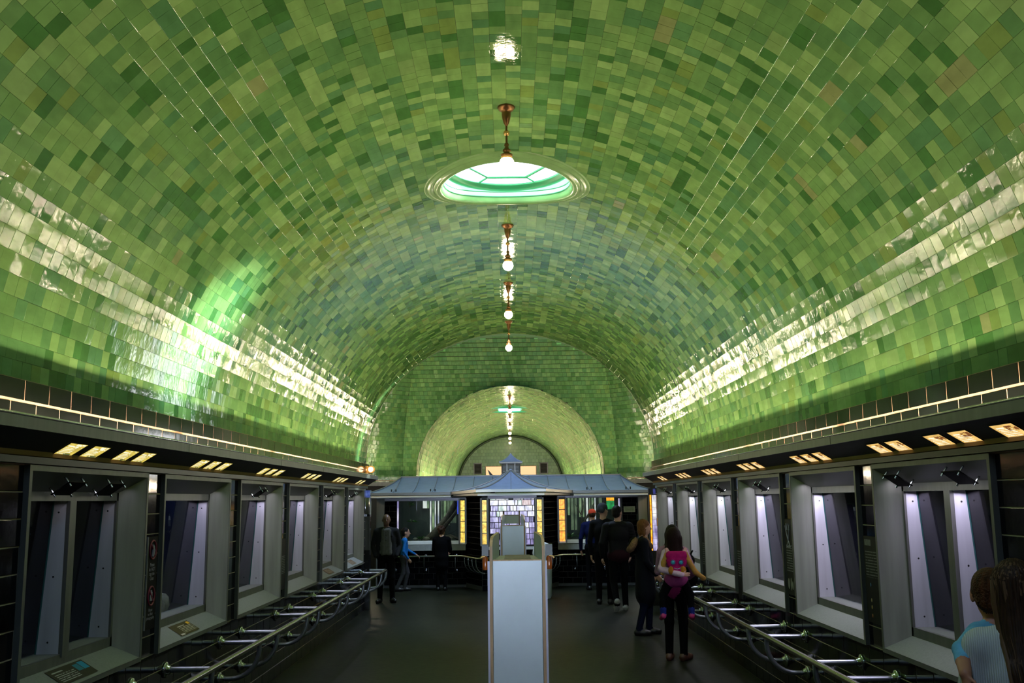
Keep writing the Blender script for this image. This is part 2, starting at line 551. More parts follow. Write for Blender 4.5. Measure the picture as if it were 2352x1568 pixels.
# ------------------------------------------------------------------ floor
def mosaic_mat():
    m, nt, p, out = new_mat('floor_mosaic')
    N, L = nt.nodes, nt.links
    geo = N.new('ShaderNodeNewGeometry')
    br = N.new('ShaderNodeTexBrick')
    br.offset = 0.5
    for k, v in (('Scale', 1.0), ('Mortar Size', 0.0022), ('Brick Width', 0.056), ('Row Height', 0.030), ('Mortar Smooth', 0.1)):
        br.inputs[k].default_value = v
    br.inputs['Color1'].default_value = (0.005, 0.006, 0.003, 1); br.inputs['Color2'].default_value = (0.026, 0.028, 0.016, 1)
    br.inputs['Mortar'].default_value = (0.002, 0.002, 0.0015, 1)
    L.new(geo.outputs['Position'], br.inputs['Vector'])
    t = N.new('ShaderNodeTexNoise'); t.inputs['Scale'].default_value = 0.9; L.new(geo.outputs['Position'], t.inputs['Vector'])
    r = N.new('ShaderNodeMapRange'); r.inputs[1].default_value = .35; r.inputs[2].default_value = .65; r.inputs[3].default_value = .75; r.inputs[4].default_value = 1.2
    L.new(t.outputs[0], r.inputs[0])
    v = N.new('ShaderNodeVectorMath'); v.operation = 'SCALE'; L.new(br.outputs['Color'], v.inputs[0]); L.new(r.outputs[0], v.inputs['Scale'])
    L.new(v.outputs[0], p.inputs['Base Color'])
    p.inputs['Roughness'].default_value = 0.42
    p.inputs['Specular IOR Level'].default_value = 0.09
    b = N.new('ShaderNodeBump'); b.inputs['Strength'].default_value = 0.35; b.inputs['Distance'].default_value = 0.004
    inv = N.new('ShaderNodeMath'); inv.operation = 'SUBTRACT'; inv.inputs[0].default_value = 1; L.new(br.outputs['Fac'], inv.inputs[1])
    L.new(inv.outputs[0], b.inputs['Height']); L.new(b.outputs[0], p.inputs['Normal'])
    return m


MB().box((-3.2, V0, -.1), (3.2, X0, 0)).box((-5.2, X0, -.1), (5.2, X1 + .2, 0)).box((-3.2, X1 + .2, -.1), (3.2, H1, 0)).build('floor', mosaic_mat(), kind='structure')

# ------------------------------------------------------------------ side walls of black tile with the tanks let in
TANK_P, TANK_W, TANK_Y0 = 2.15, 1.81, 5.47
FB, FT = 0.845, 2.157                     # bottom and top of the tank frames
TANKS = [TANK_Y0 + TANK_P * i for i in range(6)]
BT = np.array([0.0025, 0.0025, 0.003])


def black_cols(n):
    return np.repeat(BT[None], n, 0) * rng.uniform(.7, 1.5, (n, 1))


for s, side in ((-1, 'left'), (1, 'right')):
    w = MB()
    gaps = [(V0, TANKS[0])] + [(y + TANK_W, y + TANK_P) for y in TANKS[:-1]] + [(TANKS[-1] + TANK_W, V1)]
    w.box((HW, V0, 0), (HW + .3, V1, FB))
    for a, b in gaps:
        w.box((HW, a, FB), (HW + .3, b, FT))
    w.box((HW, V0, FT), (HW + .3, V1, SPRING + .01))
    w.box((HW - .0, V0 - .2, SPRING), (HW + .9, V1, SPRING + .06))
    w.box((HW + .75, V0, 0), (HW + .9, V1, SPRING))
    wall = w.mirror(s).build('wall_' + side, M_GROUT_L, kind='structure')
    C, A, B, D, S = [], [], [], [], []

    def put(y0, y1, z0, z1):
        C.append((s * HW, (y0 + y1) / 2, (z0 + z1) / 2)); A.append((0, 1, 0)); B.append((0, 0, 1)); D.append((-s, 0, 0))
        S.append(((y1 - y0) / 2 - .0035, (z1 - z0) / 2 - .0035))
    TW, TH = 0.286, FB / 6
    for r in range(6):
        y = 1.5 + (TW / 2 if r % 2 else 0)
        while y < V1 - .05:
            put(y, min(y + TW, V1), r * TH, (r + 1) * TH); y += TW
    rows = 9; ch = (FT - FB) / rows
    for a, b in [(TANKS[0] - .34, TANKS[0])] + gaps[1:]:
        for r in range(rows):
            put(a, b, FB + r * ch, FB + (r + 1) * ch)
    for r in range(rows):
        y = 1.5 + (TW / 2 if r % 2 else 0)
        while y < TANKS[0] - .36:
            put(y, min(y + TW, TANKS[0] - .345), FB + r * ch, FB + (r + 1) * ch); y += TW
    place_tiles(wall, 'glazed_tile', C, A, B, D, S, black_cols(len(C)), M_BLACK, h=0.004, tilt=0.006, limit=300, stuff_name='glazed_tiling', chamfer=0.002)
    # the band of black tiles under the vault
    bw = MB().box((HW - .045, V0, 2.20), (HW + .02, V1, SPRING + .004)).mirror(s)
    band = bw.build('trim_%d' % (1 if s < 0 else 2), M_GROUT_B, kind='structure')
    C, A, B, D, S = [], [], [], [], []
    y = 1.9
    while y < V1 - .1:
        for z0, z1, o in ((2.492, 2.604, 0), (2.372, 2.482, .14)):
            C.append((s * (HW - .045), y + o + .143, (z0 + z1) / 2)); A.append((0, 1, 0)); B.append((0, 0, 1)); D.append((-s, 0, 0)); S.append((.1375, (z1 - z0) / 2 - .003))
        y += .286
    place_tiles(band, 'band_tile', C, A, B, D, S, black_cols(len(C)), M_BLACK, h=0.002, tilt=0.002, limit=300, stuff_name='band_tiles', chamfer=0.001)
    # steel cornice: header strip, sloping soffit, slim fascia with a rolled lip
    tr = MB().box((HW - .045, 3.0, FT + .006), (HW + .01, V1, 2.205)).mirror(s).build('trim_%d' % (3 if s < 0 else 4), M_STEEL_D, kind='structure')
    YE = V1 + .12
    MB().hexa([(HW, 3, 2.205), (HW, YE, 2.205), (HW - .2, YE, 2.327), (HW - .2, 3, 2.327), (HW, 3, 2.225), (HW, YE, 2.225), (HW - .2, YE, 2.345), (HW - .2, 3, 2.345)]).mirror(s).build('soffit', M_BLACKM, tr)
    MB().box((HW - .212, 3, 2.322), (HW - .196, YE, 2.386)).mirror(s).build('fascia', M_STEEL, tr)
    MB().tube([(HW - .204, 3, 2.390), (HW - .204, YE, 2.390)], .011, 10).mirror(s).build('rolled_lip', M_CHROME, tr)
    MB().box((HW - .2, 3, 2.345), (HW, YE, 2.36)).mirror(s).build('ledge', M_STEEL_D, tr)
    for y in (7.6, 10.7, 13.1):
        MB().box((HW - .2135, y, 2.322), (HW - .2119, y + .004, 2.386)).mirror(s).build('seam', M_BLACKM, tr)

# back of the hall behind the camera
MB().box((-3.6, V0 - .2, -.1), (3.6, V0, CROWN + .2)).build('wall_back', M_BLACKM, kind='structure')

# ------------------------------------------------------------------ the octagonal crossing
XW = 3.0                                   # half length of the wall facing the hall
DB = 6.4


def shrink(z):
    return math.sqrt(max(0.0, 1 - ((z - SPRING) / DB) ** 2)) if z > SPRING else 1.0


OCT = [(-XW, XA), (XW, XA), (XA, XW), (XA, -XW), (XW, -XA), (-XW, -XA), (-XA, -XW), (-XA, XW)]
ZTOP = 7.6


def oct_face(a, b, name, m, zs, holefun=None, tile=0.115, light=0.55, gsize=None, mm=None):
    """one wall of the crossing with its curved upper part; tiles are real slabs"""
    base = MB()
    for z0, z1 in zip(zs[:-1], zs[1:]):
        if holefun and holefun(None, z0):
            segs = holefun((a, b), (z0, z1))
        else:
            segs = [(0, 1)]
        for u0, u1 in segs:
            def P(u, z):
                k = shrink(z)
                return ((a[0] + (b[0] - a[0]) * u) * k, XC + (a[1] + (b[1] - a[1]) * u) * k, z)
            base.quad(P(u0, z0), P(u1, z0), P(u1, z1), P(u0, z1))
    return base.build(name, m, kind='structure')


def arch_half(z, hw):
    q = (z - SPRING) / RISE
    return hw if q <= 0 else (hw * math.sqrt(1 - q * q) if q < 1 else 0)


zs_fine = [0, SPRING] + list(np.linspace(SPRING, CROWN, 70)[1:]) + list(np.linspace(CROWN, ZTOP, 30)[1:])
TILE_H = 0.115


def crossing_wall(idx, name, hole_hw=None, window=None):
    a, b = OCT[idx], OCT[(idx + 1) % 8]
    Lw = math.hypot(b[0] - a[0], b[1] - a[1])
    base = MB()

    def P(u, z, k=None):
        k = shrink(z) if k is None else k
        return ((a[0] + (b[0] - a[0]) * u) * k, XC + (a[1] + (b[1] - a[1]) * u) * k, z)
    zl = zs_fine if hole_hw else [0] + list(np.linspace(SPRING, ZTOP, 70)) + ([window[2], window[3]] if window else [])
    zl = sorted(set(round(z, 4) for z in zl))
    C, A, B, D, S = [], [], [], [], []
    nrm = np.array([-(a[0] + b[0]) / 2, -(a[1] + b[1]) / 2, 0.0]); nrm /= np.linalg.norm(nrm)
    tx = np.array([(b[0] - a[0]) / Lw, (b[1] - a[1]) / Lw, 0.0])
    for z0, z1 in zip(zl[:-1], zl[1:]):
        zm = (z0 + z1) / 2
        half = arch_half(z0 if z0 < CROWN - .1 else zm, hole_hw) if hole_hw and z0 < CROWN - .01 else 0
        if half and zm < CROWN:
            u = 0.5 - half / (Lw * shrink(zm))
            segs = [(0, u), (1 - u, 1)]
        elif window and window[2] - 1e-3 <= z0 < window[3] - 1e-3:
            segs = [(0, window[0]), (window[1], 1)]
        else:
            segs = [(0, 1)]
        for u0, u1 in segs:
            base.quad(P(u0, z0, shrink(z0) + .001), P(u1, z0, shrink(z0) + .001), P(u1, z1, shrink(z1) + .001), P(u0, z1, shrink(z1) + .001))
    wall = base.build(name, M_GROUT_D, kind='structure')
    z = 2.3; r = 0
    while z < ZTOP - TILE_H:
        zc = z + TILE_H / 2
        k = shrink(zc); wdt = Lw * k
        dk = (shrink(zc + .05) - shrink(zc - .05)) / .1
        d0 = math.hypot((a[0] + b[0]) / 2, (a[1] + b[1]) / 2)
        t2 = np.array([0, 0, 1.0]) - nrm * dk * d0; t2 /= np.linalg.norm(t2)
        nn = np.cross(tx, t2); nn = nn if nn @ nrm > 0 else -nn
        x = -wdt / 2 + (0 if r % 2 else -TILE_H / 2)
        while x < wdt / 2:
            xc = x + TILE_H / 2
            xa, xb = max(x, -wdt / 2), min(x + TILE_H, wdt / 2)
            ok = xb - xa > .02
            xc = (xa + xb) / 2
            if hole_hw and ok and zc < CROWN + .03 and abs(xc) < arch_half(zc - .02, hole_hw) + .05:
                ok = False
            if window and ok and window[2] - .05 < zc < window[3] + .05 and window[0] * wdt - .03 < xc + wdt / 2 < window[1] * wdt + .03:
                ok = False
            if ok:
                p = np.array(P(.5, zc)) + tx * xc
                C.append(p); A.append(tx); B.append(t2); D.append(nn); S.append(((xb - xa) / 2 - .002, TILE_H / 2 - .002))
            x += TILE_H
        z += TILE_H; r += 1
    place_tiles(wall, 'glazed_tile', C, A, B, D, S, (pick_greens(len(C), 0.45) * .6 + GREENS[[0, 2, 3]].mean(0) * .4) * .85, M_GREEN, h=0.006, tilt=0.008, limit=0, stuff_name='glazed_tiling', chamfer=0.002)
    return wall


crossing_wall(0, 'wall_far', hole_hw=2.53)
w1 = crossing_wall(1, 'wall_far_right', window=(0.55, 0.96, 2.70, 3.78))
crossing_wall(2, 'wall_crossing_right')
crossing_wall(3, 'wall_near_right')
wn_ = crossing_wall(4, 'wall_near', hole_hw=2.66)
mb = MB()
for k in range(48):
    t0, t1 = PI * k / 48, PI * (k + 1) / 48
    E_ = lambda t, d, y: (-(HW + d) * math.cos(t), y, SPRING + (RISE + d) * math.sin(t))
    mb.hexa([E_(t0, -.004, V1 - .005), E_(t1, -.004, V1 - .005), E_(t1, -.004, V1 + .03), E_(t0, -.004, V1 + .03), E_(t0, .25, V1 - .005), E_(t1, .25, V1 - .005), E_(t1, .25, V1 + .03), E_(t0, .25, V1 + .03)])
mb.build('arch_edge', mat('arch_edge_glaze', (.20, .30, .12), .3), wn_)
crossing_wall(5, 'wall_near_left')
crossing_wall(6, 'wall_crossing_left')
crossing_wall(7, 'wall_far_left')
kz = shrink(ZTOP - .15)
MB().add([(x * kz, XC + y * kz, ZTOP - .15) for x, y in OCT], [tuple(range(8))]).build('ceiling', M_GROUT_D, kind='structure')
# unseen glowing window, added to put glints on the left diagonal wall
WIN_A, WIN_B = OCT[1], OCT[2]


def on_diag(u, z, o):
    k = shrink(z) + o
    return ((WIN_A[0] + (WIN_B[0] - WIN_A[0]) * u) * k, XC + (WIN_A[1] + (WIN_B[1] - WIN_A[1]) * u) * k, z)


M_GLINTPANE = mat('glint_pane', (0.8, 0.8, 0.8), 0.5, emit=(0.9, 0.95, 1.0), estr=7.0)
win = MB().quad(on_diag(.52, 2.65, .016), on_diag(.99, 2.65, .016), on_diag(.99, 3.83, .016), on_diag(.52, 3.83, .016)).build('glint_window_1', M_BLACKM, kind='structure')
for j in range(3):
    for k in range(3):
        u0, u1 = .555 + k * .136, .555 + k * .136 + .124
        z0, z1 = 2.72 + j * .355, 2.72 + j * .355 + .33
        MB().hexa([on_diag(u0, z0, .004), on_diag(u1, z0, .004), on_diag(u1, z0, .008), on_diag(u0, z0, .008), on_diag(u0, z1, .004), on_diag(u1, z1, .004), on_diag(u1, z1, .008), on_diag(u0, z1, .008)]).build('pane', M_GLINTPANE, win)

# black tile band and lit cornice round the far diagonal walls of the crossing
for s in (-1, 1):
    a, b = Vector((s * XW, X1, 0)), Vector((s * XA, XC + XW, 0))
    n = Vector((-s, -1, 0)).normalized()
    m_ = MB()

    def bar(o0, o1, z0, z1, mb):
        p = [a + n * o0, b + n * o0, b + n * o1, a + n * o1]
        mb.hexa([(q.x, q.y, z0) for q in p] + [(q.x, q.y, z1) for q in p])
    m_ = MB(); bar(.012, .03, 0, 2.44, m_)
    t_ = m_.build('trim_%d' % (5 if s < 0 else 6), M_BLACKM, kind='structure')
    m_ = MB(); bar(.03, .035, 2.47, 2.49, m_); bar(.03, .26, 2.37, 2.40, m_); m_.build('ledge', M_GROUT_B, t_)
    m_ = MB(); bar(.25, .265, 2.33, 2.43, m_); m_.build('fascia', M_STEEL, t_)

# ------------------------------------------------------------------ second hall: side walls and end wall
for s, side in ((-1, 'left'), (1, 'right')):
    MB().box((s * 2.55 if s > 0 else -2.75, X1, 0), (2.75 if s > 0 else -2.55, H1, SPRING)).build('wall_far_hall_' + side, M_BLACKM, kind='structure')


def brick_green():
    m, nt, p, out = new_mat('far_green_tile')
    N, L = nt.nodes, nt.links
    geo = N.new('ShaderNodeNewGeometry'); mp = N.new('ShaderNodeMapping'); mp.inputs['Rotation'].default_value = (PI / 2, 0, 0)
    br = N.new('ShaderNodeTexBrick')
    for k, v in (('Scale', 1.0), ('Mortar Size', 0.006), ('Brick Width', 0.16), ('Row Height', 0.16)):
        br.inputs[k].default_value = v
    br.inputs['Color1'].default_value = (.12, .22, .07, 1); br.inputs['Color2'].default_value = (.21, .33, .12, 1); br.inputs['Mortar'].default_value = (.05, .08, .03, 1)
    L.new(geo.outputs['Position'], mp.inputs[0]); L.new(mp.outputs[0], br.inputs['Vector']); L.new(br.outputs[0], p.inputs['Base Color'])
    p.inputs['Roughness'].default_value = 0.25
    return m


ew = MB().box((-3, H1, 0), (3, H1 + .2, CROWN + .2)).build('wall_end', brick_green(), kind='structure')
tm = MB()
pp = [(-2.5 * math.cos(t), H1 - .06, SPRING + (RISE - .06) * math.sin(t)) for t in np.linspace(0, PI, 40)]
tm.tube(pp, .05, 8); tm.build('trim_7', mat('dark_green_moulding', (.03, .06, .025), .4), kind='structure')
for x in (-1.565, 1.61):
    t = thing('vent_grille', 'dark grille in the far end wall, %s of the two beside the lit panel' % ('left' if x < 0 else 'right'), 'vent', (x, H1 - .05, 3.13), 0, None)
    MB().box((-.2, -.02, 0), (-.16, .05, .54)).box((.16, -.02, 0), (.2, .05, .54)).box((-.2, -.02, .5), (.2, .05, .54)).box((-.2, -.02, 0), (.2, .05, .04)).build('frame', M_STEEL, t)
    MB().box((-.16, .03, .04), (.16, .05, .5)).build('backing', M_BLACKM, t)
    for k in range(7):
        MB().hexa([(-.16, .0, .06 + k * .064), (.16, .0, .06 + k * .064), (.16, .03, .085 + k * .064), (-.16, .03, .085 + k * .064), (-.16, .0, .068 + k * .064), (.16, .0, .068 + k * .064), (.16, .03, .093 + k * .064), (-.16, .03, .093 + k * .064)]).build('louver', M_STEEL_D, t)
t = thing('lit_panel', 'cream lit panel over the doorway in the far end wall', 'sign', (0.03, H1 - .06, 2.9))
MB().box((-1.2, -.0, 0), (1.2, .05, .6)).build('panel', mat('cream_panel', (.7, .5, .3), .6, emit=(1, .66, .38), estr=.72), t)
MB().box((-1.23, -.01, .6), (1.23, .05, .63)).box((-1.23, -.01, 0), (-1.2, .05, .6)).box((1.2, -.01, 0), (1.23, .05, .6)).build('frame', M_PLY, t)

# ------------------------------------------------------------------ round skylight set into the vault
def vz(x, off=0.0):
    q = min(1.0, abs(x) / HW)
    return SPRING + (RISE) * math.sqrt(1 - q * q) - off


sky = thing('skylight', 'round daylight skylight with green moulded rim in the vaulted ceiling', 'skylight', (0, SKY_Y, CROWN))
NR = 72


def ring(prof, name, m, follow=True, smooth=True):
    """profile of (radius, depth below the vault); the ring follows the curve of the vault"""
    V, Fc = [], []
    for k in range(NR):
        a = 2 * PI * k / NR
        for r, d in prof:
            x, y = r * math.cos(a), r * math.sin(a)
            z = (vz(x) - CROWN if follow else 0.0) - d
            V.append((x, y, z))
    n = len(prof)
    for k in range(NR):
        for i in range(n - 1):
            a0, b0 = k * n + i, ((k + 1) % NR) * n + i
            Fc.append((a0, a0 + 1, b0 + 1, b0))
    mb = MB(); mb.add(V, Fc, 0, smooth)
    return mb.build(name, m, sky)


M_RIM = mat('green_glazed_rim', (0.20, 0.36, 0.15), 0.18, noise=(6, .12), bump=(10, .1))
R = SKY_R
ring([(R + .165, -.02), (R + .165, .012), (R + .150, .022), (R + .135, .016), (R + .125, .016), (R + .112, .034), (R + .092, .036), (R + .078, .024), (R + .066, .024), (R + .052, .052), (R + .02, .060), (R - .004, .052), (R - .018, .030), (R - .02, -.03)], 'rim', M_RIM)
# the well: from the rim up to the glass, with two mouldings
V, Fc = [], []
hs = [0, 1]
mb = MB()
for k in range(NR):
    a = 2 * PI * k / NR
    x, y = (R - .02) * math.cos(a), (R - .02) * math.sin(a)
    V += [(x, y, vz(x) - CROWN + .02), (x, y, .085)]
Fc = [(2 * k, 2 * ((k + 1) % NR), 2 * ((k + 1) % NR) + 1, 2 * k + 1) for k in range(NR)]
mb.add(V, Fc, 0, True)
mb.build('well_wall', M_TEALW, sky)
ring([(R - .02, -.020), (R - .030, -.017), (R - .030, -.010), (R - .02, -.006)], 'lower_moulding', M_TEALD)
ring([(R - .02, -.070), (R - .026, -.067), (R - .026, -.062), (R - .02, -.059)], 'lower_moulding', M_TEALD)
ring([(R - .02, -.07), (R - .025, -.10), (R - .075, -.112), (R - .085, -.13), (R + .12, -.15), (R + .12, -.05)], 'glazing_ring', M_TEALD, False)
zg = .128
hexp = [((R - .09) * .70 * math.cos(PI / 3 * k), (R - .09) * .70 * math.sin(PI / 3 * k)) for k in range(6)]
M_SKYPANE = pane_mat('frosted_skylight_glass', (0.86, 0.97, 0.94), 0.45)
for k in range(6):
    (xa, ya), (xb, yb) = hexp[k], hexp[(k + 1) % 6]
    MB().tube([(xa, ya, zg), (xb, yb, zg)], .015, 6).build('glazing_bar', M_TEALD, sky)
    q = (R - .09) / math.hypot(xa, ya)
    MB().tube([(xa, ya, zg), (xa * q, ya * q, zg)], .012, 6).build('glazing_bar', M_TEALD, sky)
    arc = [((R - .09) * math.cos(PI / 3 * (k + j / 6)), (R - .09) * math.sin(PI / 3 * (k + j / 6)), zg + .004) for j in range(7)]
    MB().add([(xa, ya, zg + .004)] + arc + [(xb, yb, zg + .004)], [tuple(range(9))]).build('pane', M_SKYPANE, sky)
MB().add([(x, y, zg + .004) for x, y in hexp], [tuple(range(6))]).build('pane', M_SKYPANE, sky)
# second skylight, far hall
s2 = thing('skylight', 'round skylight with green rim high in the farther hall', 'skylight', (0, 34.0, CROWN - .03))
MB().lathe([(1.0, .03), (1.0, -.03), (.9, -.05), (.84, -.02), (.84, .02)], n=40).build('rim', mat('green_rim_far', (.05, .35, .2), .3), s2)
MB().lathe([(.001, .0), (.84, .0)], n=40).build('pane', mat('daylit_green_pane', (.6, .9, .8), .5, emit=(.35, 1, .75), estr=1.4), s2)

# ------------------------------------------------------------------ pendant lamps
M_GLOBE = mat('lit_opal_globe', (0.9, 0.85, 0.75), 0.3, emit=(1.0, 0.80, 0.52), estr=72)
M_GLOBE_F = mat('lit_opal_globe_far', (0.9, 0.85, 0.75), 0.3, emit=(1.0, 0.80, 0.52), estr=30)


def make_pendant(label):
    t = thing('pendant_lamp', label, 'lamp', (0, 0, 0), 0, 'brass pendant lamps along the crown of the vault')
    MB().lathe([(.067, .0), (.070, -.010), (.062, -.018), (.058, -.028), (.046, -.034), (.040, -.042), (.036, -.05)], n=24).build('canopy', M_BRASS, t)
    MB().lathe([(.036, -.05), (.036, -.075), (.031, -.105), (.022, -.135), (.012, -.155), (.009, -.16)], n=20).build('cup', M_BRASS, t)
    st = MB().tube([(0, 0, -.15), (0, 0, -.345)], .0088, 10).build('stem', M_BRASS, t)
    MB().ball((0, 0, -.218), .024, 14, 8).build('knuckle', M_COPPER, st)
    MB().lathe([(.010, -.300), (.018, -.308), (.019, -.322), (.012, -.332), (.018, -.340), (.018, -.348), (.031, -.356), (.033, -.368), (.025, -.374), (.026, -.388), (.046, -.394), (.048, -.404), (.043, -.412)], n=20).build('socket', M_BRASS, t)
    MB().lathe([(.042, -.406), (.043, -.424), (.041, -.430)], n=20).build('collar', M_COPPER, t)
    MB().ball((0, 0, -.470), .0585, 22, 14).build('globe', M_GLOBE, t)
    return t


places = [(7.49, 'brass pendant lamp in front of the skylight, nearest of the row'), (10.93, 'brass pendant lamp hanging just behind the skylight'),
          (13.95, 'brass pendant lamp, third of the row in the near vault'), (17.1, 'brass pendant lamp, last of the near vault, before the tiled crossing wall')]
p0 = make_pendant(places[0][1])
p0.location = (0, places[0][0], CROWN - .005)
for y, lab in places[1:]:
    c = copy_tree(p0); c.location = (0, y, CROWN - .005); c['label'] = lab
ordn = ['first', 'second', 'third', 'fourth', 'fifth', 'sixth']
for k, y in enumerate((29.6, 33.0, 36.4, 39.8, 43.2, 46.6)):
    c = copy_tree(p0); c.location = (0, y, CROWN - .005)
    c['label'] = 'tiny glowing pendant lamp in the far hall beyond the arch, %s of six' % ordn[k]
    c['group'] = 'pendant lamps in the far hall'

# ------------------------------------------------------------------ wall aquariums
IN, DP = 0.12, 0.12                       # splay of the reveals and their depth
ZI0, ZI1 = 0.972, 2.017                   # inner frame
ZO0, ZO1 = 1.035, 1.962                   # clear opening
GX0, GX1 = 0.275, 0.215                   # depth of the glass at its foot and head
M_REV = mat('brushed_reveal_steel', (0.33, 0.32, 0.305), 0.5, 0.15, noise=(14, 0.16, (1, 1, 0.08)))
M_REVD = mat('shaded_reveal_steel', (0.13, 0.13, 0.12), 0.45, 0.2)  # same reveal steel, darkened for the shade at the top
M_SILL = mat('stone_grey_sill', (0.19, 0.20, 0.185), 0.55, noise=(60, 0.1))
M_CHEEK = mat('pale_cheek_steel', (0.56, 0.55, 0.60), 0.5, 0.1, noise=(12, 0.14, (1, 1, 0.07)))
M_GLASS = pane_mat('tank_glass', (0.80, 0.85, 0.90), 1.0, gloss=0.75)
M_GEDGE = mat('glass_edge', (0.05, 0.14, 0.13), 0.2)
M_ROCK = mat('wet_rock', (0.20, 0.18, 0.15), 0.7, noise=(9, 0.5), bump=(16, 0.8))
M_ICON_R = mat('sign_red', (0.20, 0.008, 0.04), 0.5)
M_ICON_W = mat('sign_white', (0.32, 0.29, 0.40), 0.5)
M_SIGNBK = mat('sign_black', (0.003, 0.003, 0.004), 0.6, spec=.08)
M_GREYEDGE = mat('sign_edge', (0.28, 0.27, 0.26), 0.4)
M_PLATE = mat('smoked_plate', (0.002, 0.002, 0.002), 0.6, spec=.05)
M_SILLSIGN = print_mat('sill_sign_print', (.030, .027, .016), (.040, .036, .02), (.40, .40, .36), 9, .08, .60, .10, .70, pic=(.03, .20, .28), pic_box=(.66, .80, .42, .86), pic2=(.03, .28, .48), pic2_box=(.82, .97, .42, .92))
M_SILLSIGN2 = print_mat('sill_sign_gold', (.055, .045, .012), (.075, .06, .016), (.40, .38, .25), 9, .30, .95, .16, .66, pic=(.75, .42, .03), pic_box=(.84, .97, .70, .92), pic2=(.45, .42, .36), pic2_box=(.05, .24, .03, .16))
M_SILLSIGN3 = print_mat('sill_sign_brown', (.10, .065, .035), (.13, .08, .04), (.30, .24, .18), 8, .12, .90, .16, .70)


def tank_light(s, y0, y1, power, col):
    lamp('tank_light', 'AREA', (s * (HW + DP + .055), (y0 + y1) / 2, ZO1 - .012), power, col, (-s * .10, 0, -1), .085, y1 - y0 - .06, math.radians(165), xdir=(1, 0, 0))


